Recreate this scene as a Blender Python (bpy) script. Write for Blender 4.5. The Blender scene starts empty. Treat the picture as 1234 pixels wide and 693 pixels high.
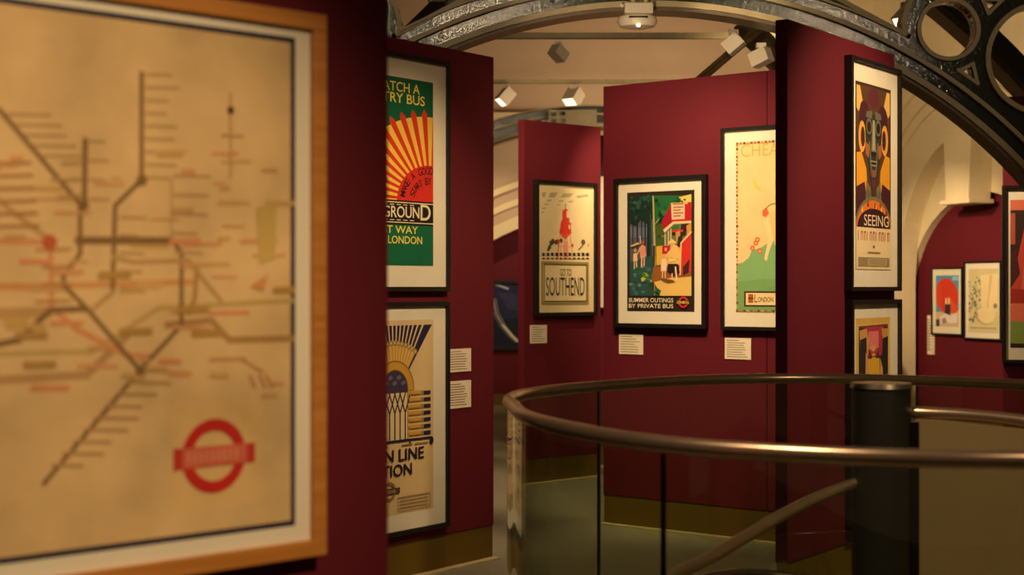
import bpy, bmesh, math, random
from mathutils import Vector, Matrix
random.seed(7)
S = bpy.context.scene
COL = S.collection
PI = math.pi

# ------------------------------------------------------------------ camera, world, lights, exposure
F, CX, CY, EYE = 1800.0, 617.0, 346.5, 1.6          # focal length in pixels of a 1234 x 693 frame
cd = bpy.data.cameras.new('camera')
cam = bpy.data.objects.new('camera', cd); COL.objects.link(cam)
cam.location = (0, 0, EYE); cam.rotation_euler = (PI/2, 0, 0)
cd.sensor_width = 36; cd.lens = F/1234*36
cd.clip_start = 0.05; cd.clip_end = 200
cd.dof.use_dof = True; cd.dof.focus_distance = 8.0; cd.dof.aperture_fstop = 2.7
S.camera = cam
S.view_settings.view_transform = 'Standard'; S.view_settings.look = 'None'
S.view_settings.gamma = 1; S.view_settings.use_curve_mapping = False
S.view_settings.exposure = 0.0
w = bpy.data.worlds.new('world'); S.world = w; w.use_nodes = True
w.node_tree.nodes['Background'].inputs[0].default_value = (1.0, .66, .36, 1)
w.node_tree.nodes['Background'].inputs[1].default_value = 0.05
WARM = (1.0, .73, .44)

def spot(name, loc, target, power, angle=50, blend=.7, size=.05, color=WARM):
    l = bpy.data.lights.new(name, 'SPOT'); l.energy = power; l.color = color
    l.spot_size = math.radians(angle); l.spot_blend = blend; l.shadow_soft_size = size
    o = bpy.data.objects.new(name, l); COL.objects.link(o); o.location = loc
    o.rotation_euler = (Vector(target)-Vector(loc)).to_track_quat('-Z', 'Y').to_euler()
    return o
def area(name, loc, target, power, sx, sy, color=WARM):
    l = bpy.data.lights.new(name, 'AREA'); l.energy = power; l.color = color
    l.shape = 'RECTANGLE'; l.size = sx; l.size_y = sy
    o = bpy.data.objects.new(name, l); COL.objects.link(o); o.location = loc
    o.rotation_euler = (Vector(target)-Vector(loc)).to_track_quat('-Z', 'Y').to_euler()
    return o
# gallery spotlights on the tracks, one or two to a display panel
spot('spot_map', (1.25, .5, 3.6), (-.85, 2.75, 1.30), 440, 36, .9, .08)
spot('spot_sunburst', (.95, 6.3, 3.75), (-.62, 8.25, 1.55), 360, 42, .95)
spot('spot_pier', (.75, 9.75, 3.9), (.40, 12.35, 1.8), 250, 58, .8)
spot('spot_gap', (1.35, 11.7, 3.7), (.80, 13.3, 1.5), 260, 50, .8)
spot('spot_summer', (.25, 7.7, 3.85), (.95, 9.9, 1.8), 300, 54, .8)
spot('spot_cheap', (.95, 7.3, 3.85), (1.50, 9.4, 1.85), 300, 48, .8)
spot('spot_seeing', (3.05, 6.9, 3.85), (1.95, 8.3, 1.8), 330, 62, .8)
spot('spot_seeing_low', (2.7, 6.7, 3.9), (2.0, 8.3, .8), 110, 52, .8)
spot('spot_right', (2.25, 10.02, 3.5), (3.6, 10.7, 1.6), 330, 60, .8)
spot('spot_niche', (3.0, 15.0, 3.3), (5.0, 17.3, 1.5), 500, 54, .8)
spot('spot_back', (-.8, 17.9, 3.85), (-.2, 20.2, 1.4), 170, 64, .8)
# added lights without fixtures: plaster, fittings, floor and well fill, girder glints
area('fill_back', (2.0, 18.0, 2.9), (1.0, 20, 5.0), 62, 4.0, .3)  # added fill, here and next line, brightening the wall plaster
area('fill_right', (2.6, 13.4, 3.2), (5.3, 17.5, 4.0), 95, 2.0, .3)
spot('glint_girder_left', (-.30, 2.0, 4.72), (-.25, 9.8, 3.3), 240, 20, .6, .03)  # this pair added where the girder face mirrors them as glints
spot('glint_girder_right', (3.6, 2.0, 4.6), (2.3, 9.8, 3.2), 200, 22, .6, .03)
spot('fill_crown', (.2, 6.0, 2.6), (1.1, 10.2, 3.45), 260, 34, .8, .06)  # added with the next to brighten crown fitting and brace spotlights
spot('fill_brace', (.9, 7.4, 3.25), (1.68, 10.6, 3.36), 150, 18, .8, .05)
spot('fill_floor', (-.6, 11.2, 4.6), (0, 11.5, 0), 560, 70, .8, .1)  # two added lights lifting the floor tone
spot('fill_floor_front', (.2, 8.0, 4.6), (.9, 8.9, 0), 300, 50, .9, .1)
spot('fill_well', (-.65, 3.1, 4.7), (.45, 4.3, 1.0), 420, 50, .9, .10)  # added for handrail highlights; the next one lifts the guard panel
spot('fill_guard', (2.9, .8, 4.6), (1.9, 4.8, .8), 330, 36, .8, .06)

# ------------------------------------------------------------------ colour and materials
def lin(c):
    c = c/255
    return c/12.92 if c <= .04045 else ((c+.055)/1.055)**2.4
def C(r, g, b): return (lin(r), lin(g), lin(b), 1)

def mat(name, col, rough=.6, metal=0, noise=.12, scale=6.0, bump=0, bscale=60, spec=.5, det=6, coat=0):
    m = bpy.data.materials.new(name); m.use_nodes = True
    nt = m.node_tree; N = nt.nodes; L = nt.links; b = N['Principled BSDF']
    tc = N.new('ShaderNodeTexCoord')
    n = N.new('ShaderNodeTexNoise'); n.inputs['Scale'].default_value = scale; n.inputs['Detail'].default_value = det
    L.new(tc.outputs['Object'], n.inputs['Vector'])
    r = N.new('ShaderNodeMapRange'); r.inputs[1].default_value = .25; r.inputs[2].default_value = .75
    r.inputs[3].default_value = 1-noise; r.inputs[4].default_value = 1+noise
    L.new(n.outputs[0], r.inputs[0])
    mx = N.new('ShaderNodeVectorMath'); mx.operation = 'SCALE'; mx.inputs[0].default_value = col[:3]
    L.new(r.outputs[0], mx.inputs['Scale']); L.new(mx.outputs[0], b.inputs['Base Color'])
    b.inputs['Roughness'].default_value = rough; b.inputs['Metallic'].default_value = metal
    b.inputs['Specular IOR Level'].default_value = spec; b.inputs['Coat Weight'].default_value = coat
    if bump:
        n2 = N.new('ShaderNodeTexNoise'); n2.inputs['Scale'].default_value = bscale; n2.inputs['Detail'].default_value = 4
        L.new(tc.outputs['Object'], n2.inputs['Vector'])
        bp = N.new('ShaderNodeBump'); bp.inputs['Strength'].default_value = bump; bp.inputs['Distance'].default_value = .01
        L.new(n2.outputs[0], bp.inputs['Height']); L.new(bp.outputs[0], b.inputs['Normal'])
    return m

def wood_mat(name, c1, c2, scale=3):
    m = mat(name, c1, .38, noise=.1); nt = m.node_tree; N = nt.nodes; L = nt.links
    tc = N.new('ShaderNodeTexCoord'); mp = N.new('ShaderNodeMapping'); mp.inputs['Scale'].default_value = (scale, 30, 30)
    wv = N.new('ShaderNodeTexNoise'); wv.inputs['Scale'].default_value = 2.2; wv.inputs['Detail'].default_value = 8
    cr = N.new('ShaderNodeValToRGB'); cr.color_ramp.elements[0].color = c1; cr.color_ramp.elements[1].color = c2
    cr.color_ramp.elements[0].position = .35; cr.color_ramp.elements[1].position = .65
    L.new(tc.outputs['Object'], mp.inputs[0]); L.new(mp.outputs[0], wv.inputs['Vector']); L.new(wv.outputs[0], cr.inputs[0])
    L.new(cr.outputs[0], N['Principled BSDF'].inputs['Base Color'])
    return m

def print_mat(name, mottle=.06, scale=5):
    """printed paper: flat ink colours from the mesh, slight mottling of the sheet"""
    m = bpy.data.materials.new(name); m.use_nodes = True
    nt = m.node_tree; N = nt.nodes; L = nt.links; b = N['Principled BSDF']
    a = N.new('ShaderNodeAttribute'); a.attribute_name = 'ink'
    tc = N.new('ShaderNodeTexCoord')
    n = N.new('ShaderNodeTexNoise'); n.inputs['Scale'].default_value = scale; n.inputs['Detail'].default_value = 7
    L.new(tc.outputs['Object'], n.inputs['Vector'])
    r = N.new('ShaderNodeMapRange'); r.inputs[1].default_value = .3; r.inputs[2].default_value = .7
    r.inputs[3].default_value = 1-mottle; r.inputs[4].default_value = 1+mottle
    L.new(n.outputs[0], r.inputs[0])
    mx = N.new('ShaderNodeVectorMath'); mx.operation = 'SCALE'
    L.new(a.outputs['Color'], mx.inputs[0]); L.new(r.outputs[0], mx.inputs['Scale'])
    L.new(mx.outputs[0], b.inputs['Base Color']); b.inputs['Roughness'].default_value = .75
    b.inputs['Specular IOR Level'].default_value = .25
    return m

def glass_mat(name, tint, refl=1.0, rough=.0, base=.04):
    """thin clear pane: transmits straight through, mirrors by the Schlick angle law"""
    m = bpy.data.materials.new(name); m.use_nodes = True
    nt = m.node_tree; N = nt.nodes; L = nt.links; N.remove(N['Principled BSDF'])
    out = [x for x in N if x.type == 'OUTPUT_MATERIAL'][0]
    lw = N.new('ShaderNodeLayerWeight'); lw.inputs[0].default_value = .5
    p = N.new('ShaderNodeMath'); p.operation = 'POWER'; p.inputs[1].default_value = 5
    k = N.new('ShaderNodeMath'); k.operation = 'MULTIPLY_ADD'; k.inputs[1].default_value = .96*refl; k.inputs[2].default_value = base
    L.new(lw.outputs['Facing'], p.inputs[0]); L.new(p.outputs[0], k.inputs[0])
    n = N.new('ShaderNodeTexNoise'); n.inputs['Scale'].default_value = 3
    mr = N.new('ShaderNodeMapRange'); mr.inputs[3].default_value = rough; mr.inputs[4].default_value = rough+.03
    L.new(n.outputs[0], mr.inputs[0])
    t = N.new('ShaderNodeBsdfTransparent'); t.inputs[0].default_value = tint
    g = N.new('ShaderNodeBsdfGlossy'); L.new(mr.outputs[0], g.inputs['Roughness']); g.inputs[0].default_value = (1, 1, 1, 1)
    mx = N.new('ShaderNodeMixShader'); L.new(k.outputs[0], mx.inputs[0]); L.new(t.outputs[0], mx.inputs[1]); L.new(g.outputs[0], mx.inputs[2])
    L.new(mx.outputs[0], out.inputs[0])
    return m

def emit_mat(name, col, st):
    m = mat(name, col, .4); b = m.node_tree.nodes['Principled BSDF']
    b.inputs['Emission Color'].default_value = col; b.inputs['Emission Strength'].default_value = st
    return m

M = dict(
    crimson=mat('crimson_paint', C(96, 20, 31), .68, noise=.06, scale=1.5, bump=.05, bscale=140, spec=.25),
    olive=mat('olive_plinth', C(104, 80, 16), .6, noise=.1, scale=3, spec=.3),
    black=mat('black_frame', C(26, 20, 17), .42, noise=.15, spec=.4),
    cream=mat('cream_mount', C(236, 224, 200), .85, noise=.03, spec=.1),
    plaster=mat('cream_plaster', C(220, 202, 160), .85, noise=.07, scale=2.5, bump=.12, bscale=20, spec=.15),
    plaster2=mat('vault_plaster', C(184, 160, 134), .9, noise=.08, scale=1.3, bump=.1, bscale=14, spec=.1),
    carpet=mat('grey_floor', C(118, 113, 94), .5, noise=.18, scale=1.2, bump=.15, bscale=90, spec=.35),
    strip=mat('floor_strip', C(176, 160, 116), .5, noise=.15, scale=9),
    iron=mat('green_iron', C(38, 43, 31), .12, noise=.15, scale=8, bump=.22, bscale=45, spec=.6),
    iron_cream=mat('cream_iron', C(176, 160, 118), .38, noise=.12, scale=12, bump=.25, bscale=60),
    iron_back=mat('brown_iron', C(92, 74, 48), .4, noise=.15, bump=.3, bscale=40),
    bronze=mat('bronze_rail', C(190, 162, 134), .28, metal=.85, noise=.12, scale=10),
    steel=mat('satin_steel', C(176, 162, 140), .3, metal=1.0, noise=.1, scale=10),
    darkmetal=mat('dark_post', C(40, 36, 26), .3, metal=.8, noise=.1),
    newel=mat('dark_column', C(24, 23, 16), .5, noise=.15, scale=4, spec=.5),
    white=mat('white_enamel', C(222, 210, 186), .4, noise=.03),
    card=mat('caption_card', C(232, 216, 184), .8, noise=.03, spec=.1),
    ink=mat('caption_ink', C(120, 96, 70), .8),
    guard=mat('brown_guard', C(150, 128, 88), .4, noise=.12, scale=2, spec=.5),
    gold=wood_mat('gilded_oak', C(178, 112, 44), C(196, 130, 58), 1.5),
    lip=mat('dark_lip', C(58, 40, 18), .5),
    lens=emit_mat('lamp_lens', C(255, 236, 200), 3.0),
    dark=mat('dark_gap', C(20, 14, 12), .7),
    paper=print_mat('printed_paper', .05),
    aged=print_mat('aged_paper', .22, 4.5),
    glazing=glass_mat('picture_glazing', (.97, .97, .95, 1), .9, 0, .025),
    pane=glass_mat('balustrade_glass', (.87, .90, .82, 1), .9, .0, .05),
)

# ------------------------------------------------------------------ mesh builder
class MB:
    def __init__(s): s.v = []; s.f = []; s.c = []
    def add(s, vs, fs, col=None):
        o = len(s.v); s.v += [tuple(v) for v in vs]; s.f += [tuple(i+o for i in f) for f in fs]; s.c += [col]*len(fs); return s
    def box(s, x0, x1, y0, y1, z0, z1):
        vs = [(x, y, z) for z in (z0, z1) for y in (y0, y1) for x in (x0, x1)]
        return s.add(vs, [(0, 2, 3, 1), (4, 5, 7, 6), (0, 1, 5, 4), (2, 6, 7, 3), (0, 4, 6, 2), (1, 3, 7, 5)])
    def prism(s, pts, a, b, plane='xz'):
        """closed outline extruded between a and b on the axis the plane leaves out"""
        n = len(pts)
        f = (lambda p, t: (p[0], t, p[1])) if plane == 'xz' else (lambda p, t: (p[0], p[1], t))
        vs = [f(p, a) for p in pts]+[f(p, b) for p in pts]
        return s.add(vs, [tuple(range(n)), tuple(range(2*n-1, n-1, -1))]+[(i, i+n, (i+1) % n+n, (i+1) % n) for i in range(n)])
    def ring(s, cx, cz, r0, r1, y0, y1, a0=0, a1=2*PI, n=64):
        """annular sector in the xz plane, extruded from y0 to y1"""
        full = abs(a1-a0-2*PI) < 1e-6; m = n if full else n+1; vs = []
        for i in range(m):
            a = a0+(a1-a0)*i/n; c, d = math.cos(a), math.sin(a)
            vs += [(cx+r0*c, y0, cz+r0*d), (cx+r1*c, y0, cz+r1*d), (cx+r1*c, y1, cz+r1*d), (cx+r0*c, y1, cz+r0*d)]
        fs = []
        for i in range(n):
            j = (i+1) % m
            for k in range(4): fs.append((4*i+k, 4*i+(k+1) % 4, 4*j+(k+1) % 4, 4*j+k))
        if not full: fs += [(0, 3, 2, 1), (4*n, 4*n+1, 4*n+2, 4*n+3)]
        return s.add(vs, fs)
    def tube(s, path, r, n=10, closed=False, cap=True):
        P = [Vector(p) for p in path]; m = len(P); vs = []; up = None
        for i, p in enumerate(P):
            a = P[(i-1) % m] if (closed or i) else P[i]; b = P[(i+1) % m] if (closed or i < m-1) else P[i]
            t = (b-a).normalized()
            if up is None:
                up = Vector((0, 0, 1)) if abs(t.z) < .9 else Vector((1, 0, 0))
            x = t.cross(up).normalized(); up = x.cross(t).normalized()
            for k in range(n):
                an = 2*PI*k/n; vs.append(p+x*(r*math.cos(an))+up*(r*math.sin(an)))
        fs = []
        for i in range(m if closed else m-1):
            j = (i+1) % m
            for k in range(n): fs.append((i*n+k, i*n+(k+1) % n, j*n+(k+1) % n, j*n+k))
        if cap and not closed: fs += [tuple(range(n-1, -1, -1)), tuple(range((m-1)*n, m*n))]
        return s.add(vs, fs)
    def cyl(s, x, y, z0, z1, r, n=24, r2=None):
        r2 = r if r2 is None else r2
        vs = [(x+r*math.cos(2*PI*k/n), y+r*math.sin(2*PI*k/n), z0) for k in range(n)]+[(x+r2*math.cos(2*PI*k/n), y+r2*math.sin(2*PI*k/n), z1) for k in range(n)]
        return s.add(vs, [tuple(range(n-1, -1, -1)), tuple(range(n, 2*n))]+[(k, (k+1) % n, (k+1) % n+n, k+n) for k in range(n)])
    def build(s, name, m, parent=None, smooth=False, bevel=0, fix=True):
        me = bpy.data.meshes.new(name); me.from_pydata(s.v, [], s.f)
        if any(c is not None for c in s.c):
            at = me.color_attributes.new('ink', 'FLOAT_COLOR', 'CORNER')
            for p, c in zip(me.polygons, s.c):
                for li in p.loop_indices: at.data[li].color = c
        elif fix:
            bm = bmesh.new(); bm.from_mesh(me); bmesh.ops.recalc_face_normals(bm, faces=bm.faces); bm.to_mesh(me); bm.free()
        me.materials.append(m)
        if smooth:
            for p in me.polygons: p.use_smooth = True
            me.set_sharp_from_angle(angle=math.radians(40))
        o = bpy.data.objects.new(name, me); COL.objects.link(o)
        if parent: o.parent = parent
        if bevel:
            b = o.modifiers.new('bevel', 'BEVEL'); b.width = bevel; b.segments = 2; b.limit_method = 'ANGLE'
        return o

def tag(o, label=None, cat=None, group=None, kind=None):
    if label: o['label'] = label
    if cat: o['category'] = cat
    if group: o['group'] = group
    if kind: o['kind'] = kind
    return o
def empty(name, loc, rz, label, cat, group=None):
    o = bpy.data.objects.new(name, None); COL.objects.link(o); o.location = loc; o.rotation_euler = (0, 0, rz)
    o.empty_display_size = .1
    return tag(o, label, cat, group)
def copy_tree(o, parent=None):
    c = o.copy(); COL.objects.link(c); c.parent = parent
    for ch in list(o.children): copy_tree(ch, c)
    return c
def fill_holes(outer, holes, y0, y1, name, m, parent=None):
    """plate in the xz plane with holes, given thickness from y0 to y1"""
    bm = bmesh.new(); es = []
    for loop in [outer]+holes:
        vs = [bm.verts.new((p[0], y0, p[1])) for p in loop]
        for i in range(len(vs)): es.append(bm.edges.new((vs[i], vs[(i+1) % len(vs)])))
    bmesh.ops.triangle_fill(bm, edges=es, use_beauty=True, use_dissolve=False)
    ext = bmesh.ops.extrude_face_region(bm, geom=list(bm.faces))
    bmesh.ops.translate(bm, vec=(0, y1-y0, 0), verts=[g for g in ext['geom'] if isinstance(g, bmesh.types.BMVert)])
    bmesh.ops.recalc_face_normals(bm, faces=bm.faces)
    me = bpy.data.meshes.new(name); bm.to_mesh(me); bm.free(); me.materials.append(m)
    o = bpy.data.objects.new(name, me); COL.objects.link(o); o.parent = parent
    return o

# ------------------------------------------------------------------ flat wall faces: where a sight line meets them
class Face:
    """vertical plane through (x, y) running along u (rightwards); n points to the viewer"""
    def __init__(s, px, depth, d):
        s.o = Vector(((px-CX)/F*depth, depth)); s.u = Vector(d).normalized(); s.n = Vector((s.u.y, -s.u.x)); s.rz = math.atan2(s.u.y, s.u.x)
    def uz(s, px, py, off=0):
        r = Vector(((px-CX)/F, 1)); q = s.o+s.n*off
        det = r.x*-s.u.y+r.y*s.u.x
        k = (q.x*-s.u.y+q.y*s.u.x)/det
        t = (r*k-q).dot(s.u)
        return t, EYE+k*(CY-py)/F
    def at(s, t, z=0, off=0):
        p = s.o+s.u*t+s.n*off
        return Vector((p.x, p.y, z))

TXT = {}
def text_mesh(t, bold=0.0):
    if (t, bold) in TXT: return TXT[(t, bold)]
    c = bpy.data.curves.new('lettering', 'FONT'); c.body = t; c.resolution_u = 4; c.offset = bold
    o = bpy.data.objects.new('lettering', c); COL.objects.link(o)
    dg = bpy.context.evaluated_depsgraph_get(); dg.update()
    me = o.evaluated_get(dg).to_mesh()
    vs = [(v.co.x, v.co.y) for v in me.vertices]; fs = [tuple(p.vertices) for p in me.polygons]
    o.evaluated_get(dg).to_mesh_clear()
    bpy.data.objects.remove(o); bpy.data.curves.remove(c)
    x0 = min(v[0] for v in vs); x1 = max(v[0] for v in vs); y0 = min(v[1] for v in vs); y1 = max(v[1] for v in vs)
    vs = [((x-x0)/(x1-x0), (y-y0)/(y1-y0)) for x, y in vs]
    TXT[(t, bold)] = (vs, fs)
    return TXT[(t, bold)]

class Poster:
    """framed print hung on a face; local x along the wall, y into it, z up"""
    def __init__(s, face, matrect, artrect, label, border=.022, depth=.036, frame=None, name='framed_poster',
                 matmat='cream', paper='paper', glazed=True, wide=None, height=None, lip=False, seat=.55, gap=.00004):
        s.face = face; s.D = depth; s.off = depth*seat; s.gap = gap
        (ml, mt, mr, mb), (al, at_, ar, ab) = matrect, artrect
        f = lambda x, y: face.uz(x, y, s.off)
        tr = lambda r: (f(*r[0])[0], f(*r[1])[0], (f(*r[0])[1]), (f(*r[2])[1]))
        s.m = s.rect(matrect); s.a = s.rect(artrect)
        if wide:                                  # left or right side lies out of sight: give the sheet its width
            side, wd = wide; g = (s.m[1]-s.a[1]) if side == 'left' else (s.a[0]-s.m[0])
            if side == 'left': s.a = (s.a[1]-wd, s.a[1], *s.a[2:]); s.m = (s.a[0]-g, s.m[1], *s.m[2:])
            else: s.a = (s.a[0], s.a[0]+wd, *s.a[2:]); s.m = (s.m[0], s.a[1]+g, *s.m[2:])
        if height: s.m = (s.m[0], s.m[1], s.m[3]-height, s.m[3]); s.a = (s.a[0], s.a[1], s.m[2]+.12, s.a[3])
        uc = (s.m[0]+s.m[1])/2; s.u0 = uc; s.z0 = s.m[2]-border
        s.root = empty(name, face.at(uc, s.z0, .0015), face.rz, label, 'poster')
        s.layer = 0; s.pm = MB(); s.words = []; s.paper = M[paper]
        x0, x1, z0, z1 = s.m[0]-uc, s.m[1]-uc, s.m[2]-s.z0, s.m[3]-s.z0
        b = border; fr = MB()
        fr.box(x0-b, x1+b, -depth, 0, z0-b, z0+.004); fr.box(x0-b, x1+b, -depth, 0, z1-.004, z1+b)
        fr.box(x0-b, x0+.004, -depth, 0, z0+.004, z1-.004); fr.box(x1-.004, x1+b, -depth, 0, z0+.004, z1-.004)
        fr.build('frame', M[frame or 'black'], s.root, bevel=.002)
        MB().box(x0, x1, -s.off, -.001, z0, z1).build('mount', M[matmat], s.root)
        if lip:
            l = MB(); e = .004
            l.box(x0, x1, -depth*.9, -s.off-.002, z1-e, z1-.001); l.box(x0, x1, -depth*.9, -s.off-.002, z0+.001, z0+e*.4)
            l.box(x0, x0+e*.4, -depth*.9, -s.off-.002, z0, z1); l.box(x1-e*.4, x1, -depth*.9, -s.off-.002, z0, z1)
            l.build('inner_slip', M['lip'], s.root)
        if glazed:
            y = -depth*.92
            MB().add([(x0, y, z0), (x1, y, z0), (x1, y, z1), (x0, y, z1)], [(0, 1, 2, 3)]).build('glazing', M['glazing'], s.root, fix=False)
    def rect(s, r):
        """r = four picture corners' readings: (xl, ytl), (xr, ytr), (xl, ybl), (xr, ybr)"""
        (a, b, c, d) = r; f = lambda p: s.face.uz(p[0], p[1], s.off)
        A, B, Cc, Dd = map(f, (a, b, c, d))
        return ((A[0]+Cc[0])/2, (B[0]+Dd[0])/2, (Cc[1]+Dd[1])/2, (A[1]+B[1])/2)
    def L(s, p):
        u, z = s.face.uz(p[0], p[1], s.off); return (u-s.u0, z-s.z0)
    def y(s): s.layer += 1; return -s.off-.0004-s.gap*s.layer
    def clip(s, pts):
        """keep an outline inside the printed sheet"""
        x0, x1, z0, z1 = s.a[0]-s.u0, s.a[1]-s.u0, s.a[2]-s.z0, s.a[3]-s.z0
        for ax, lim, sg in ((0, x0, 1), (0, x1, -1), (1, z0, 1), (1, z1, -1)):
            out = []
            for i in range(len(pts)):
                p, q = pts[i], pts[(i+1) % len(pts)]; ip = (p[ax]-lim)*sg >= 0; iq = (q[ax]-lim)*sg >= 0
                if ip: out.append(p)
                if ip != iq:
                    t = (lim-p[ax])/(q[ax]-p[ax]); out.append((p[0]+(q[0]-p[0])*t, p[1]+(q[1]-p[1])*t))
            pts = out
            if not pts: return []
        return pts
    def raw(s, pts, col, clip=True):
        if clip: pts = s.clip(pts)
        if len(pts) < 3: return s
        y = s.y(); s.pm.add([(p[0], y, p[1]) for p in pts], [tuple(range(len(pts)))], col); return s
    def sheet(s, col, inset=0):
        x0, x1, z0, z1 = s.a[0]-s.u0+inset, s.a[1]-s.u0-inset, s.a[2]-s.z0+inset, s.a[3]-s.z0-inset
        return s.raw([(x0, z0), (x1, z0), (x1, z1), (x0, z1)], col)
    def poly(s, pts, col): return s.raw([s.L(p) for p in pts], col)
    def line(s, pts, wd, col):
        q = [Vector(s.L(p)) for p in pts]
        for a, b in zip(q, q[1:]):
            d = (b-a); 
            if d.length < 1e-6: continue
            d.normalize(); nn = Vector((-d.y, d.x))*wd/2; e = d*wd*.3
            s.raw([a-e-nn, b+e-nn, b+e+nn, a-e+nn], col)
        return s
    def disc(s, p, r, col, sx=1, a0=0, a1=2*PI, n=28):
        c = s.L(p); pts = [(c[0]+r*sx*math.cos(a0+(a1-a0)*i/n), c[1]+r*math.sin(a0+(a1-a0)*i/n)) for i in range(n+1)]
        if a1-a0 < 2*PI-.01: pts.append(c)
        else: pts.pop()
        return s.raw(pts, col)
    def loop(s, p, r0, r1, col, n=40):
        c = s.L(p); y = s.y(); vs = []
        for i in range(n):
            a = 2*PI*i/n; vs += [(c[0]+r0*math.cos(a), y, c[1]+r0*math.sin(a)), (c[0]+r1*math.cos(a), y, c[1]+r1*math.sin(a))]
        s.pm.add(vs, [(2*i, 2*i+1, 2*((i+1) % n)+1, 2*((i+1) % n)) for i in range(n)], col); return s
    def box(s, xl, yt, xr, yb, col):                # a rectangle true to the wall, read at its left-top and right-bottom
        a = s.L((xl, yt)); b = s.L((xr, yb)); 
        return s.raw([(a[0], b[1]), (b[0], b[1]), (b[0], a[1]), (a[0], a[1])], col)
    def text(s, t, x0, yt, x1, yb, col, bold=0.0, local=None, turn=0, join=None):
        """lettering fitted to a box; read top and bottom at the left end"""
        vs, fs = text_mesh(t, bold)
        if local: ax, bx, zb, zt = local
        else:
            a = s.L((x0, yt)); a2 = s.L((x0, yb)); b = s.L((x1, yt)); ax, bx, zb, zt = a[0], b[0], a2[1], a[1]
        y = s.y()-.0002; P = []
        mx, mz = (ax+bx)/2, (zb+zt)/2
        for u, v in vs:
            x, z = ax+(bx-ax)*u-mx, zb+(zt-zb)*v-mz
            c, d = math.cos(turn), math.sin(turn)
            P.append((mx+x*c-z*d, y, mz+x*d+z*c))
        if join or ' ' not in t:
            m = join or MB(); m.add(P, fs, col)
            if m not in s.words: s.words.append(m)
            return s
        par = list(range(len(vs)))                      # one object per word: split at the widest gaps
        def root(i):
            while par[i] != i: par[i] = par[par[i]]; i = par[i]
            return i
        for f in fs:
            for v in f[1:]: par[root(v)] = root(f[0])
        lo, hi = {}, {}
        for i, v in enumerate(vs): r = root(i); lo[r] = min(lo.get(r, 9), v[0]); hi[r] = max(hi.get(r, -9), v[0])
        order = sorted(lo, key=lambda r: lo[r]); gaps = []; right = hi[order[0]]
        for r in order[1:]: gaps.append((lo[r]-right, lo[r])); right = max(right, hi[r])
        cuts = sorted(g[1] for g in sorted(gaps)[-t.count(' '):]); ms = [MB() for _ in range(len(cuts)+1)]
        for f in fs:
            k = sum(lo[root(f[0])] >= c-1e-6 for c in cuts); ms[k].add([P[v] for v in f], [tuple(range(len(f)))], col)
        s.words += [m for m in ms if m.f]
        return s
    def done(s):
        p = s.pm.build('print', s.paper, s.root)
        for m in s.words: m.build('lettering', s.paper, p)
        return s.root

# ------------------------------------------------------------------ display panels
PH, PZ = 2.96, .20                                   # panel top, plinth top
def panel(face, t0, t1, label, th=.068, top=PH, seams=(), plinth=True):
    root = empty('display_panel', face.at((t0+t1)/2, 0, -th/2), face.rz, label, 'display panel')
    uc = (t0+t1)/2; cuts = [t0]+list(seams)+[t1]
    for i in range(len(cuts)-1):
        a = cuts[i]+(.0025 if i else 0)-uc; b = cuts[i+1]-(.0025 if i < len(cuts)-2 else 0)-uc
        MB().box(a, b, -th/2, th/2, PZ, top).build('board', M['crimson'], root, bevel=.003)
    if len(cuts) > 2: MB().box(t0-uc+.02, t1-uc-.02, -th/2+.012, th/2-.012, PZ, top-.02).build('core', M['dark'], root)
    MB().box(t0-uc+.004, t1-uc-.004, -th/2+.006, th/2-.006, .012, PZ).build('plinth', M['olive'], root)
    MB().box(t0-uc, t1-uc, -th/2-.05, th/2+.05, 0, .012).build('floor_strip', M['strip'], root)
    return root

P1 = Face(468, 3.30, (1.046, 1)); P2 = Face(595, 8.82, (.768, 1)); P3 = Face(631, 12.08, (1.133, 1))
P4 = Face(727, 10.11, (1.014, -.78)); P5 = Face(949, 7.56, (.716, 1)); P6 = Face(1209, 10.65, (1, -.25)); P7 = Face(713, 13.35, (1, -.15))
PR = Face(1165, 17.0, (.375, -.927))                 # right arched wall
PB = Face(610, 20.0, (1, 0))                         # back wall

# ------------------------------------------------------------------ structure
WELL = [(1.25, 3.470), (.92, 3.50), (.639, 3.615), (.384, 3.80), (.19, 4.15), (.075, 4.48), (.026, 4.75), (.007, 5.04), (-.012, 5.33), (.065, 5.64), (.27, 5.96), (.62, 6.33), (.95, 6.52), (1.25, 6.58)]
WELL = WELL+[(2.5-x, y) for x, y in WELL[-2:0:-1]]
def smooth_loop(P, k=8):
    out = []; n = len(P)
    for i in range(n):
        p0, p1, p2, p3 = [Vector(P[(i+j-1) % n]) for j in range(4)]
        for q in range(k):
            t = q/k
            out.append(.5*((2*p1)+(p2-p0)*t+(2*p0-5*p1+4*p2-p3)*t*t+(3*p1-p0-3*p2+p3)*t**3))
    return out
CURVE = smooth_loop(WELL)
# even the spacing and relax it a little
for _ in range(6): CURVE = [(CURVE[i-1]+CURVE[i]*2+CURVE[(i+1) % len(CURVE)])/4 for i in range(len(CURVE))]

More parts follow.
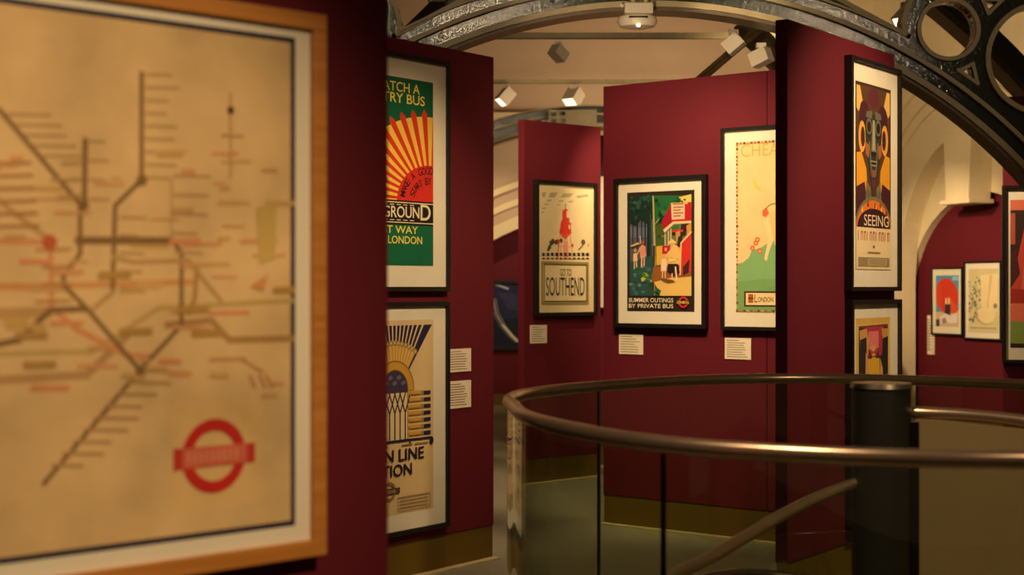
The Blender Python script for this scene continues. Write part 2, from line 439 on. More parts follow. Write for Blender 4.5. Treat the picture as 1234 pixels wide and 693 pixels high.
def floor_mesh():
    bm = bmesh.new(); es = []
    inner = [(c.x-(c.x-1.25)*.06, c.y-(c.y-5.03)*.05) for c in CURVE]
    for loop in ([(-7, -2.5), (9, -2.5), (9, 21), (-7, 21)], inner):
        vs = [bm.verts.new((p[0], p[1], 0)) for p in loop]
        for i in range(len(vs)): es.append(bm.edges.new((vs[i], vs[(i+1) % len(vs)])))
    bmesh.ops.triangle_fill(bm, edges=es, use_beauty=True)
    ext = bmesh.ops.extrude_face_region(bm, geom=list(bm.faces))
    bmesh.ops.translate(bm, vec=(0, 0, -.35), verts=[g for g in ext['geom'] if isinstance(g, bmesh.types.BMVert)])
    bmesh.ops.recalc_face_normals(bm, faces=bm.faces)
    me = bpy.data.meshes.new('floor'); bm.to_mesh(me); bm.free(); me.materials.append(M['carpet'])
    o = bpy.data.objects.new('floor', me); COL.objects.link(o); return tag(o, kind='structure')
floor_mesh()
tag(MB().box(-1.5, 4, 2, 8, -2.9, -2.8).build('floor_lower', M['carpet']), kind='structure')

def arch_outline(c, rx, rz, spring, bottom, n=40):
    return [(c-rx, bottom)]+[(c-rx*math.cos(PI*i/n), spring+rz*math.sin(PI*i/n)) for i in range(n+1)]+[(c+rx, bottom)]
def local_struct(name, face, kids):
    o = bpy.data.objects.new(name, None); COL.objects.link(o); o.location = face.at(0); o.rotation_euler = (0, 0, face.rz)
    tag(o, kind='structure'); return o
ROOFZ = 6.2
def arch_plate(x0, x1, top, arch, y0, y1, name, m, parent):
    a = [(p[0], 0 if i in (0, len(arch)-1) else p[1]) for i, p in enumerate(arch)]
    return fill_holes([(x0, 0)]+a+[(x1, 0), (x1, top), (x0, top)], [], y0, y1, name, m, parent)
# back wall with its arched bay
wb = local_struct('wall_back', PB, None)
ca = PB.uz(722, 300)[0]; Rb = 2.95; zs = EYE+(CY-257)/90.0-Rb
arch_plate(-6, 3.95-PB.o.x, ROOFZ, arch_outline(ca, Rb, Rb, zs, 0), 0, .30, 'plaster', M['plaster2'], wb)
MB().box(ca-Rb-.1, ca+Rb+.1, .29, .34, 0, zs+Rb+.05).build('infill', M['crimson'], wb)
MB().box(ca-Rb+.01, ca+Rb-.01, .262, .29, 0, .15).build('plinth', M['olive'], wb)
mo = MB()
for r0, r1, d in ((.0, .16, .05), (.30, .38, .035), (.52, .60, .06)): mo.ring(ca, zs, Rb+r0, Rb+r1, -d, .0, 0, PI, 48)
mo.build('archivolt', M['plaster'], wb)
co = MB(); co.box(-6, 3.9, -.14, 0, 3.86, 3.93); co.box(-6, 3.9, -.08, 0, 3.80, 3.86)
co.build('cornice', M['plaster'], wb)

# right wall: outer arch, tympanum, inner arch, red infill
wr = local_struct('wall_right', PR, None)
D1, D2 = .26, .36
ci = PR.uz(1180, 300, -D1)[0]; li = PR.uz(1092, 440, -D1)[0]; Ri = ci-li
ai = PR.uz(1180, 231, -D1)[1]; rzi = min(Ri*1.05, 1.5); si = ai-rzi
lo = PR.uz(1082, 300)[0]; co_ = ci; Ro = co_-lo; ao = PR.uz(1164, 162)[1]; rzo = 1.75; so = ao-rzo
arch_plate(-3.0, 4.2, ROOFZ, arch_outline(co_, Ro, rzo, so, 0), 0, .12, 'plaster', M['plaster'], wr)
# outer reveal runs back to the tympanum
arch_plate(co_-Ro-.6, co_+Ro+.6, ao+.6, arch_outline(co_, Ro, rzo, so, 0), .12, D1, 'reveal', M['plaster'], wr)
arch_plate(co_-Ro-.5, co_+Ro+.5, ao+.5, arch_outline(ci, Ri, rzi, si, 0), D1, D2, 'tympanum', M['plaster'], wr)
MB().box(ci-Ri-.3, ci+Ri+.3, D2, D2+.05, 0, ai+.2).build('infill', M['crimson'], wr)
MB().box(ci-Ri+.01, ci+Ri-.01, D2-.03, D2, 0, .15).build('plinth', M['olive'], wr)
kz0, kz1 = ai-.10, ao+.03
MB().prism([(ci-.20, kz0), (ci+.20, kz0), (ci+.24, kz1), (ci-.24, kz1)], -.06, D1).build('keystone', M['plaster'], wr, bevel=.01)
MB().box(ci-.26, ci+.26, -.10, D1, kz0-.05, kz0).build('keystone_foot', M['plaster'], wr, bevel=.01)
mo = MB()
for k, (r0, r1) in enumerate(((.42, .47), (.56, .66), (.78, .83))):
    n = 48; pts = [(co_-(Ro+r1)*math.cos(PI*i/n), so+(rzo+r1)*math.sin(PI*i/n)) for i in range(n+1)]+[(co_-(Ro+r0)*math.cos(PI*i/n), so+(rzo+r0)*math.sin(PI*i/n)) for i in range(n, -1, -1)]
    mo.prism(pts, -.05, 0)
mo.build('archivolt', M['plaster'], wr)
tag(MB().box(-7, 9, 8.4, 21, ROOFZ, ROOFZ+.1).build('ceiling', M['plaster2']), kind='structure')
tag(MB().box(-7.1, -7, 2, 21, 0, ROOFZ).build('wall_left', M['crimson']), kind='structure')

# ------------------------------------------------------------------ iron girders
def girder(Y, label, spandrels=True):
    k = 9.8/F                                     # metres per pixel on the first girder's plane
    cx = (780-CX)*k; cz = EYE-(622-CY)*k
    root = empty('iron_girder', (cx, Y, 0), 0, label, 'girder')
    px = lambda x, y: ((x-CX)*k-cx, EYE+(CY-y)*k)
    R = lambda r: r*k
    zc = cz; a0, a1 = math.radians(4), math.radians(176)
    MB().ring(0, zc, R(616), R(654), -.05, .05, a0, a1, 120).build('web', M['iron'], root)
    MB().ring(0, zc, R(610), R(617), -.13, .13, a0, a1, 120).build('lower_flange', M['iron_cream'], root)
    b = MB(); b.ring(0, zc, R(634.5), R(639.5), -.085, .085, a0, a1, 120); b.ring(0, zc, R(653), R(656), -.07, .07, math.radians(90-27), math.radians(90+27), 60)
    b.build('bead', M['iron_cream'], root)
    MB().ring(0, zc, R(606), R(610), -.11, .11, a0, a1, 120).build('soffit_plate', M['iron_back'], root)
    if spandrels:
        for sg in (1, -1):
            mx = (lambda x: x) if sg == 1 else (lambda x: 2*784-x)
            q = lambda x, y: px(mx(x), y)
            C1 = (1140, 37); C2 = (1252, 72)
            circ = lambda c, r, n=40: [q(c[0]+r*math.cos(2*PI*i/n), c[1]+r*math.sin(2*PI*i/n)) for i in range(n)]
            arc = lambda r, x0, x1, n: [q(780+r*math.sin(a), 622-r*math.cos(a)) for a in [math.asin((x0-780)/r)+(math.asin((x1-780)/r)-math.asin((x0-780)/r))*i/n for i in range(n+1)]]
            outer = arc(652, 940, 1365, 30)+[q(1365, -60), q(940, -60)]
            t0 = arc(656, 985, 1092, 8)+[q(1088, 42), q(1086, 28), q(1090, 12), q(1098, -2), q(1108, -12), q(985, -12)]
            tri = [q(1158, 88), q(1167, 82), q(1170, 96)]
            top = [q(1186, 4), q(1201, 4), q(1189, 14)]
            hole3 = arc(656, 1290, 1350, 5)+[q(1352, 150)]
            fill_holes(outer, [t0, circ(C1, 33), circ(C2, 62), tri, top], -.035, .035, 'spandrel_plate', M['iron'], root)
            bd = MB()
            for c, r0, r1 in ((C1, 33, 38), (C2, 62, 68)):
                m = q(*c); bd.ring(m[0], m[1], R(r0), R(r1), -.07, .07, n=56)
            def outline(pts, wd):
                for i in range(len(pts)):
                    a, b_ = Vector(pts[i]), Vector(pts[(i+1) % len(pts)]); d = (b_-a).normalized(); nn = Vector((-d.y, d.x))*wd/2
                    e_ = .0012*(i % 3); bd.prism([a-nn-d*wd/2, b_-nn+d*wd/2, b_+nn+d*wd/2, a+nn-d*wd/2], -.058-e_, .058+e_)
            outline([q(1153, 86.5), q(1169.5, 78.5), q(1175, 102)], .022); outline([q(1181, 1.5), q(1205, 1.5), q(1188, 18)], .022); outline(t0[8:], .03)
            bd.build('ring_bead', M['iron_cream'], root)
        m0, m1 = px(940-315, -12), px(940, -60)
        MB().box(px(628, 0)[0], px(940, 0)[0], -.035, .035, px(0, -28)[1], px(0, -60)[1]).build('top_chord', M['iron'], root)
    return root
girder(9.8, 'dark green arched iron girder with cream beading and ring spandrels above panels')
g2 = girder(17.0, 'far dark green iron arch glimpsed between the left and pier panels', False)
pl = MB(); 
def W(x, y, Y): return Vector(((x-CX)/F*Y, Y, EYE+(CY-y)/F*Y))
a = W(661, 133, 16.84); b = W(719, 160, 16.84)
pl.box(a.x-g2.location.x, b.x-g2.location.x, -.20, -.06, b.z, a.z)
o = pl.build('splice_plate', M['iron_cream'], g2)
for bx, by in ((668, 138), (679, 137), (669, 146), (680, 146)):
    p = W(bx, by, 16.8); d = .025
    t = MB().tube([(p.x-g2.location.x, -.24, p.z), (p.x-g2.location.x, -.20, p.z)], d, 6).build('bolt', M['iron'], o)

# raking arch rib at the right, behind the ring spandrel
Y = 12.2; k = Y/F
root = empty('raking_rib', ((559-CX)*k, Y, 0), 0, 'dark curved iron rib seen through the ring spandrel at right', 'girder')
zc = EYE+(CY-711)*k
MB().ring(0, zc, 902*k, 930*k, -.06, .06, math.radians(20), math.radians(75), 50).build('web', M['iron'], root)
MB().ring(0, zc, 896*k, 903*k, -.14, .14, math.radians(20), math.radians(75), 50).build('lower_flange', M['iron_back'], root)
# braces behind the front girder
def brace(x0, y0, Y0, x1, y1, Y1, r, label, mt='iron_back'):
    a, b = W(x0, y0, Y0), W(x1, y1, Y1); d = (b-a); L = d.length
    o = empty('iron_brace', a, 0, label, 'brace', None)
    o.rotation_euler = d.to_track_quat('Z', 'Y').to_euler()
    MB().box(-r, r, -r*.4, r*.4, 0, L).build('bar', M[mt], o)
    MB().box(-r*.35, r*.35, -r, r*.4, 0, L).build('stem', M[mt], o)
    return o
b0 = brace(838, 100, 11.2, 985, -26, 9.90, .034, 'crossed olive iron braces behind the white spotlights and the narrow panel')
b0['label'] = 'crossed olive and dark iron braces carrying two white spotlights, beside the narrow panel'
inv = Matrix.LocRotScale(b0.location, b0.rotation_euler, None).inverted()
a_, b_ = inv @ W(896, 30, 10.95), inv @ W(968, 103, 11.3); d_ = (b_-a_).normalized(); n_ = Vector((0, 1, 0)).cross(d_).normalized()*.09; t_ = d_.cross(n_).normalized()*.04
m = MB(); m.add([a_-n_-t_, a_+n_-t_, a_+n_+t_, a_-n_+t_, b_-n_-t_, b_+n_-t_, b_+n_+t_, b_-n_+t_], [(0, 1, 2, 3), (7, 6, 5, 4), (0, 4, 5, 1), (1, 5, 6, 2), (2, 6, 7, 3), (3, 7, 4, 0)])
m.build('cross_bar', M['iron_back'], b0)
brace(476, 55, 11.0, 545, -12, 11.0, .09, 'olive iron brace seen in the upper left behind the girder')
brace(534, 28, 11.6, 535, -25, 11.6, .03, 'thin dark upright hanger at the top left behind the girder')

# ------------------------------------------------------------------ lighting tracks and spotlights
def track(Y, y, x0, x1, th, label):
    a, b = W(x0, y, Y), W(x1, y, Y)
    o = empty('lighting_track', (a.x, Y, a.z), 0, label, 'lighting track')
    MB().box(0, b.x-a.x, -.03, .03, -th/2, th/2).build('rail', M['iron_cream'], o)
    MB().box(0, b.x-a.x, -.012, .012, -th/2-.008, -th/2).build('conductor', M['iron_back'], o)
    for i in range(2):
        x = (b.x-a.x)*(.07+.86*i); MB().cyl(x, 0, th/2, ROOFZ-a.z, .008, 8).build('drop_rod', M['iron_back'], o)
    return o
track(14.0, 43, 480, 1010, .05, 'long cream lighting track crossing nearer the girder apex')
track(17.6, 98, 500, 1000, .04, 'thin lower cream lighting track above the pier poster panel')

def spotlight(p, aim, sz, label, lit=True):
    """boxy spotlight hanging from p, its mouth turned to aim (a direction)"""
    o = empty('track_spotlight', p, 0, label, 'spotlight', 'track spotlights')
    MB().box(-.05*sz, .05*sz, -.03*sz, .03*sz, -.05*sz, 0).build('adapter', M['white'], o)
    MB().cyl(0, 0, -.11*sz, -.05*sz, .015*sz, 10).build('stem', M['white'], o)
    q = Vector(aim).normalized().to_track_quat('-Z', 'Y').to_matrix().to_4x4(); q.translation = Vector((0, 0, -.15*sz))
    m = MB(); t = .012*sz; a, b, c = .085*sz, .075*sz, .10*sz
    m.box(-a, a, -b, b, c-t, c)
    m.box(-a, -a+t, -b, b, -c, c-t); m.box(a-t, a, -b, b, -c, c-t); m.box(-a+t, a-t, -b, -b+t, -c, c-t); m.box(-a+t, a-t, b-t, b, -c, c-t)
    h = m.build('housing', M['white'], o); h.matrix_local = q
    l = MB().box(-a+t, a-t, -b+t, b-t, -c+.012*sz, -c+.02*sz).build('lens', M['lens'] if lit else M['white'], h)
    return o
spotlight(W(609, 100, 17.6)-Vector((0, 0, .02)), (-.6, -.25, -.75), .95, 'lit white spotlight at left end of lower track beside the tall left panel')
spotlight(W(691, 100, 17.6)-Vector((0, 0, .02)), (-.45, -.55, -.8), 1.0, 'lit white spotlight on the lower track above the pier panel')
spotlight(W(673, 47, 14.0)-Vector((0, 0, .026)), (.65, .55, -.6), .72, 'tan box spotlight under the upper track, turned away', False)
spotlight(W(884, 36, 10.5), (.75, -.25, .62), .66, 'white box spotlight tilted on the olive brace', False)
spotlight(W(917, 52, 10.3), (-.75, .5, -.35), .66, 'lowest white box spotlight beside the narrow red panel', False)
spotlight(W(1092, 3, 12.6), (-.6, -.5, -.6), .9, 'small lit spotlight left of the right-hand girder ring')

# white lozenge fitting under the girder crown
kk = 9.8/F; top = W(766, 11, 9.8)
fx = empty('hanging_sensor', (top.x, 9.56, top.z-.30), 0, 'white lozenge shaped fitting hung under the crown of the girder', 'ceiling fitting')
H = lambda y: EYE+(CY-y)*kk-(top.z-.30)
b = MB(); b.box(-.052, -.028, -.05, .05, H(16), H(-2)); b.box(.028, .052, -.05, .05, H(16), H(-2)); b.box(-.052, .052, -.05, .05, H(4), H(-6))
b.box(-.052, .052, .05, .1095, H(4), H(-6)); b.build('bracket', M['iron_cream'], fx)
MB().box(-.098, .085, -.09, .09, H(27), H(14)).build('housing', M['white'], fx, bevel=.008)
m = MB(); n = 32
prof = [(.0, H(42)), (.07, H(42)), (.112, H(40)), (.131, H(34)), (.122, H(29)), (.09, H(26)), (.0, H(25.5))]
vs = []; fs = []
for r, z in prof:
    for i in range(n): vs.append((r*math.cos(2*PI*i/n)*1.0-.01, r*math.sin(2*PI*i/n)*.8, z))
for j in range(len(prof)-1):
    for i in range(n): fs.append((j*n+i, j*n+(i+1) % n, (j+1)*n+(i+1) % n, (j+1)*n+i))
m.add(vs, fs).build('dome', M['white'], fx, smooth=True)
MB().box(-.07, .05, -.106, -.085, H(32.5), H(30.5)).build('slot', M['dark'], fx)
MB().cyl(-.01, -.093, H(42)-.004, H(40), .012, 12).build('sensor_eye', M['lens'], fx)
MB().tube([(-.12, -.02, H(14)), (-.10, -.02, H(17))], .014, 8).build('nub', M['white'], fx)

# ------------------------------------------------------------------ the panels themselves
panel(P1, -3.2, 0, 'dark crimson display panel nearest on the left, carrying the gold framed map')
panel(P2, -2.6, 0, 'crimson display panel carrying the sunburst and station posters')
panel(P3, 0, P3.uz(724, 300)[0], 'narrow crimson panel carrying the small red pier poster')
panel(P4, 0, 1.86, 'wide crimson panel behind the balustrade carrying the woodland bus poster', seams=(P4.uz(924, 120)[0],))
panel(P5, 0, P5.uz(1078, 300)[0], 'tall narrow crimson panel behind the newel column with the mask poster')
panel(P6, 0, 1.6, 'crimson panel cut off by the right edge of the picture')
panel(P7, 0, 1.3, 'crimson panel glimpsed in the gap right of the pier panel')

# ------------------------------------------------------------------ caption cards
def card(face, xl, yt, xr, yb, label, lines=7, th=.004, head=True):
    (u0, z1), (u1, _) = face.uz(xl, yt, th), face.uz(xr, yt, th); z0 = face.uz(xl, yb, th)[1]
    w_, h = u1-u0, z1-z0
    o = empty('caption_card', face.at((u0+u1)/2, z0, .0012), face.rz, label, 'caption card', 'caption cards beside the posters')
    MB().box(-w_/2, w_/2, -th, 0, 0, h).build('board', M['card'], o)
    m = MB(); rnd = random.Random(int(xl*7+yt))
    for i in range(lines):
        z = h*(.88-.76*i/max(1, lines-1)); a = -w_*.42; b_ = w_*(.40-.25*rnd.random()) if (i not in (0,)) else w_*.05
        m.box(a, b_, -th-.0008, -th, z-h*.014, z+h*.014)
    tag(m.build('printed_lines', M['ink'], o), kind='stuff')
    return o
card(P2, 540, 421, 567.5, 449, 'square cream caption card beside the station poster, upper of two', 8)
card(P2, 540, 460, 567.5, 493, 'cream caption card beside the station poster, lower of two', 9)
card(P3, 639, 392, 659, 414, 'small cream caption card below the red pier poster', 7)
card(P4, 746, 402.5, 775, 426.5, 'cream caption card below the woodland bus poster', 7)
card(P4, 873.5, 407, 905, 432.5, 'cream caption card below the pale green meadow poster', 8)
FI = Face(1165, 17.0, (.375, -.927)); FI.o = PR.o-PR.n*D2
card(FI, 1117.5, 380, 1122.5, 427, 'tall narrow white caption card left of the red sunshade poster', 12)
card(FI, 1122.6, 402, 1126, 427, 'shorter white caption card touching the tall one, below the red sunshade poster', 6)

# ------------------------------------------------------------------ posters
CRM = C(240, 220, 176)
# -- near left: gold framed route diagram (a generic network on aged paper)
p = Poster(P1, ((375, 35), (375, 35), (375, 652), (375, 652)), ((355, 46), (355, 46), (355, 633), (355, 633)),
           'gold framed faded route diagram on aged tan paper, nearest on the left', border=.030, depth=.05, frame='gold', paper='aged', wide=('left', 1.27), lip=True, seat=.72, gap=.000012)
p.sheet(C(30, 26, 52)); p.sheet(C(216, 181, 128), .011)
DK, FD, BR, RD, GN = C(134, 100, 60), C(184, 146, 92), C(182, 142, 92), C(208, 142, 94), C(190, 160, 94)
def ticks(x, ya, yb, n, ln, side=1, sl=0, col=FD):
    rnd = random.Random(int(x+ya))
    for i in range(n):
        y = ya+(yb-ya)*i/(n-1); xx = x+sl*i
        p.line([(xx+4*side, y), (xx+side*(ln*(.7+.4*rnd.random())), y+1.0)], .0055, col)
LW = .0095
p.box(206, 486, 316, 604, C(220, 182, 122))
p.line([(-60, 462), (104, 452), (152, 405)], .016, BR); p.line([(-60, 380), (58, 376)], .02, C(186, 146, 90))
p.line([(-40, 428), (110, 424), (190, 372), (352, 362)], .011, GN)
p.line([(200, 392), (254, 386), (276, 410), (352, 408)], .014, C(172, 132, 78))
p.line([(-40, 290), (60, 292), (62, 372), (92, 396)], .011, RD); p.line([(60, 345), (230, 340)], .012, C(206, 146, 88)); p.line([(-40, 345), (60, 346)], .014, C(204, 144, 86))
p.line([(90, 396), (152, 428), (180, 430)], .012, RD)
p.line([(-2, 132), (96, 246), (96, 306), (76, 332), (76, 344), (104, 372), (168, 446)], LW, DK)
p.line([(102, 168), (101, 246)], LW*1.1, DK); p.line([(170, 88), (170, 217), (138, 248), (135, 352)], LW, DK)
p.line([(92, 290), (206, 290)], LW*1.5, DK); p.line([(206, 290), (218, 304), (218, 392), (168, 446), (52, 583)], LW, DK)
p.line([(135, 310), (160, 316), (226, 314), (268, 366)], LW, FD); p.line([(236, 330), (234, 360), (226, 378)], LW, C(176, 130, 72))
p.line([(-10, 236), (62, 292)], LW, FD); p.line([(-20, 418), (22, 410), (60, 374), (104, 372)], LW*1.2, DK)
p.line([(206, 216), (206, 290)], .004, FD)
p.line([(135, 352), (112, 372)], LW, FD); p.line([(268, 366), (352, 362)], .007, GN)
ticks(171, 90, 214, 9, 40); ticks(103, 170, 240, 4, 28); ticks(4, 138, 188, 5, 60, 1, 11); ticks(205, 212, 304, 5, 44); ticks(140, 262, 348, 5, 34)
rm = random.Random(21)
for i in range(64):                                     # faint worn print all over the sheet
    x, y = rm.uniform(-60, 330), rm.uniform(180, 480); c = rm.choice([C(206, 160, 100), C(208, 150, 98), C(196, 158, 92), C(198, 152, 96), C(212, 140, 96)])
    p.line([(x, y), (x+rm.uniform(10, 46), y+rm.uniform(-1, 1))], rm.uniform(.004, .012), c)
ticks(162, 446, 560, 9, 52, 1, -13); ticks(100, 196, 236, 3, 36, -1); ticks(40, 196, 272, 6, 60, -1, 2, C(178, 124, 76)); ticks(88, 300, 362, 4, 44, -1, 0, C(190, 140, 84))
for x, y, wd_ in ((20, 405, .05), (30, 440, .05), (120, 332, .05), (146, 400, .05), (215, 374, .05), (232, 402, .04), (330, 350, .04)):
    p.line([(x, y), (x+34, y-1)], .014, C(176, 136, 74))
p.disc((170, 217), .011, DK); p.disc((59, 292), .014, C(186, 90, 54)); p.disc((168, 446), .010, DK); p.disc((100, 247), .010, DK)
p.line([(277, 112), (277, 214)], .004, FD); p.disc((277, 133), .008, C(86, 62, 40)); p.line([(266, 163), (292, 164)], .004, FD)
p.poly([(308, 250), (332, 242), (330, 312), (312, 318)], C(196, 164, 92)); p.poly([(300, 345), (322, 330), (316, 352)], C(200, 140, 86))
for x in (300, 312, 320): p.line([(x, 452), (x+6, 466)], .006, C(206, 140, 92))
p.line([(286, 430), (316, 448)], .005, C(196, 140, 86))
p.loop((257, 549), .050, .073, C(196, 40, 30)); p.poly([(208, 541), (306, 533), (306, 556), (208, 567)], C(196, 56, 42)); p.poly([(219, 541), (296, 534), (296, 556), (219, 565)], C(208, 104, 78))
for i in range(9): p.line([(226+i*7.2, 557-i*.6), (226+i*7.2, 546-i*.7)], .004, C(224, 150, 112))
p.done()

# -- sunburst poster
p = Poster(P2, ((536.5, 79), (537.5, 80), (536.5, 346.5), (537.5, 346.5)), ((522, 100), (522, 100), (521, 320.5), (521, 320.5)),
           'green and red sunburst poster, upper on the left crimson panel', wide=('left', .72))
G1, Y1, R1, BK = C(12, 96, 62), C(246, 196, 76), C(214, 58, 30), C(34, 22, 20)
p.sheet(G1)
p.box(400, 246, 523, 272, BK)
c0 = p.L((518, 244)); SX = 1.35
def ray(a0, a1, r0, r1, col, bulge=0, sx=1.0, top=None):
    pt = lambda a, r: (c0[0]+sx*r*math.cos(a), c0[1]+r*math.sin(a))
    f = (lambda a: top/math.sin(a)) if top else (lambda a: r1)
    pts = [pt(a0, r0), pt(a0, f(a0))]
    if bulge: pts.append(pt((a0+a1)/2, r1+bulge))
    pts += [pt(a1, f(a1)), pt(a1, r0)]
    p.raw(pts, col)
nr = 22
for i in range(nr): a = PI*i/nr; ray(a, a+PI/nr, .1, .475, Y1, 0, SX)
for i in range(nr): a = PI*(i+.27)/nr; ray(a, a+PI/nr*.48, .1, .49, R1, .025, SX)
pts = [(c0[0]+SX*.205*math.cos(PI*i/30), c0[1]+.205*math.sin(PI*i/30)) for i in range(31)]
p.raw(pts, C(214, 48, 34))
p.box(400, 246, 523, 272, C(236, 214, 168)); 
z = lambda y: p.L((522, y))[1]
x0, x1 = p.a[0]-p.u0, p.a[1]-p.u0
def bar(ya, yb, col, xa=None, xb=None): p.raw([(x0 if xa is None else xa, z(yb)), (x1 if xb is None else xb, z(yb)), (x1 if xb is None else xb, z(ya)), (x0 if xa is None else xa, z(ya))], col)
bar(244, 273, BK); bar(246, 247.2, C(236, 214, 168)); bar(269.5, 270.7, C(236, 214, 168))
bar(272.8, 321, C(14, 104, 70))
p.text('UNDERGROUN', 0, 0, 0, 0, C(240, 224, 184), .012, local=(x1-.69, x1-.118, z(264.5), z(251)))
p.text('D', 0, 0, 0, 0, C(240, 224, 184), .012, local=(x1-.108, x1-.022, z(266.5), z(247.5)))
for i in range(9):
    xa = x0+.09+i*.054; bar(248.8, 249.8, C(236, 214, 168), xa, xa+.035); bar(266.8, 267.8, C(236, 214, 168), xa, xa+.035)
YT = C(244, 222, 96)
p.text('CATCH A', 0, 0, 0, 0, YT, .01, local=(x1-.47, x1-.115, z(117), z(105.5)))
p.text('COUNTRY BUS', 0, 0, 0, 0, YT, .01, local=(x1-.69, x1-.073, z(130), z(118.5)))
p.text('BEST WAY', 0, 0, 0, 0, YT, .008, local=(x1-.50, x1-.13, z(283), z(274)))
p.text('LONDON', 0, 0, 0, 0, YT, .008, local=(x1-.375, x1-.095, z(295), z(286)))
def arc_text(t, r, a0, a1, h, wd, col):
    jm = MB()
    for i, ch in enumerate(t):
        if ch == ' ': continue
        a = a0+(a1-a0)*i/(len(t)-1); q = (c0[0]+SX*r*math.cos(a), c0[1]+r*math.sin(a))
        p.text(ch, 0, 0, 0, 0, col, .004, local=(q[0]-wd/2, q[0]+wd/2, q[1]-h/2, q[1]+h/2), turn=a-PI/2, join=jm)
arc_text('MAKE A GOOD', .175, math.radians(168), math.radians(88), .042, .030, BK)
arc_text('START BY', .118, math.radians(160), math.radians(92), .040, .028, BK)
p.done()

# -- station poster
p = Poster(P2, ((536, 368), (537, 368), (536, 630), (537, 630)), ((521.7, 385), (521.7, 385), (521.7, 612.5), (521.7, 612.5)),
           'cream poster with navy rays, gold arch and station lettering, lower on left panel', wide=('left', .645))
NV, GO, PB_ = C(40, 34, 66), C(206, 158, 62), C(222, 192, 140)
p.sheet(PB_)
x0, x1 = p.a[0]-p.u0, p.a[1]-p.u0; ax = x1-.3225
z = lambda y: p.L((521.7, y))[1]
c0 = (ax, z(476)); H_ = z(391)-z(476)
for i in range(15):
    t = math.radians(-33+66*i/14); ray(PI/2-t-.026, PI/2-t+.026, .30, 0, NV, 0, 1, H_)
for sg in (1, -1):
    t = PI/2-sg*math.radians(36.3); ray(t-.035, t+.035, .16, 0, NV, 0, 1, H_)
for i in range(26):
    t = math.radians(-34+68*i/25); ray(PI/2-t-.02, PI/2-t+.02, .15, .29, GO if i % 2 else C(230, 190, 104))
for i in range(13):
    a = PI/2-math.radians(-34+68*i/12); q = (c0[0]+.30*math.cos(a), c0[1]+.30*math.sin(a)); p.raw([(q[0]+.016*math.cos(t*PI/5), q[1]+.016*math.sin(t*PI/5)) for t in range(10)], C(160, 130, 74)); p.raw([(q[0]+.008*math.cos(t*PI/5), q[1]+.008*math.sin(t*PI/5)) for t in range(10)], C(216, 186, 132))
c0 = (ax, z(466)); zb = z(525)
half = lambda r: [(c0[0]+r*math.cos(PI*i/24), c0[1]+r*math.sin(PI*i/24)) for i in range(25)]
def arch_shape(r, zb_, col): p.raw([(c0[0]+r, zb_)]+half(r)+[(c0[0]-r, zb_)], col)
arch_shape(.158, z(468), C(150, 104, 40)); arch_shape(.150, z(468), GO); arch_shape(.108, zb, C(120, 84, 30)); arch_shape(.102, zb, C(232, 206, 156)); arch_shape(.102, z(470), C(64, 56, 80))
for k in range(5):
    q = (c0[0]-.08+k*.035, c0[1]+.02+.03*(k % 2)); p.raw([(q[0], q[1]), (q[0]+.03, q[1]+.012), (q[0]+.018, q[1]+.03), (q[0]-.012, q[1]+.018)], C(112, 100, 122))
for k in range(-2, 3):
    xx = c0[0]+k*.042; p.raw([(xx-.005, zb), (xx+.005, zb), (xx+.005, z(492)), (xx-.005, z(492))], NV)
    for sg in (1, -1): p.raw([(xx-.005, z(494)), (xx+.005, z(494)), (xx+sg*.045+.005, z(470)), (xx+sg*.045-.005, z(470))], NV)
for sg in (1, -1):
    for i in range(7):
        za = z(469)-(z(469)-zb)*i/7; zz = za-(z(469)-zb)/7*.66
        bq = lambda a, b, c, d, col: p.raw([(a, c), (b, c), (b, d), (a, d)], col)
        bq(c0[0]+sg*.115, c0[0]+sg*.212, zz, za, GO); bq(c0[0]+sg*.115, c0[0]+sg*.212, zz, zz+.007, C(150, 104, 36))
        bq(c0[0]+sg*.236, c0[0]+sg*.296, zz, za-.004, NV)
        q = (c0[0]+sg*.224, (za+zz)/2); p.raw([(q[0]+.013*math.cos(t*PI/4), q[1]+.013*math.sin(t*PI/4)) for t in range(8)], C(160, 130, 76))
p.raw([(x0+.02, zb-.012), (x1-.02, zb-.012), (x1-.02, zb), (x0+.02, zb)], NV)
TB = C(36, 26, 34)
zt = lambda f_: p.a[2]-p.z0+(p.a[3]-p.a[2])*f_
p.text('N LINE', 0, 0, 0, 0, TB, .014, local=(x1-.405, x1-.085, z(550), z(536)))
p.text('STATION', 0, 0, 0, 0, TB, .014, local=(x1-.60, x1-.185, z(567.5), z(553.5)))
for xx in (.22, .42): p.raw([(x1-xx, z(532)), (x1-xx+.035, z(533)), (x1-xx+.0175, z(528))], TB)
p.raw([(x1-.02+.016*math.cos(t*PI/6), z(530)+.022*math.sin(t*PI/6)) for t in range(12)], TB)
for xa, xb in ((.27, .18), (.16, .05)): p.raw([(x1-xa, z(532.5)), (x1-xb, z(532.5)), (x1-xb, z(531)), (x1-xa, z(531))], C(150, 120, 78))
q = (x1-.37, z(584)); y_ = p.y(); n = 30
p.pm.add([(q[0]+r*math.cos(2*PI*i/n), y_, q[1]+r*math.sin(2*PI*i/n)) for i in range(n) for r in (.036, .052)], [(2*i, 2*i+1, 2*((i+1) % n)+1, 2*((i+1) % n)) for i in range(n)], C(150, 110, 56))
p.raw([(q[0]-.085, q[1]-.016), (q[0]+.085, q[1]-.016), (q[0]+.085, q[1]+.016), (q[0]-.085, q[1]+.016)], C(90, 66, 50))
p.text('UNDERGROUND', 0, 0, 0, 0, C(214, 184, 130), .0, local=(q[0]-.072, q[0]+.05, q[1]-.009, q[1]+.009))
bx = (x1-.30, x1-.03, z(609), z(592))
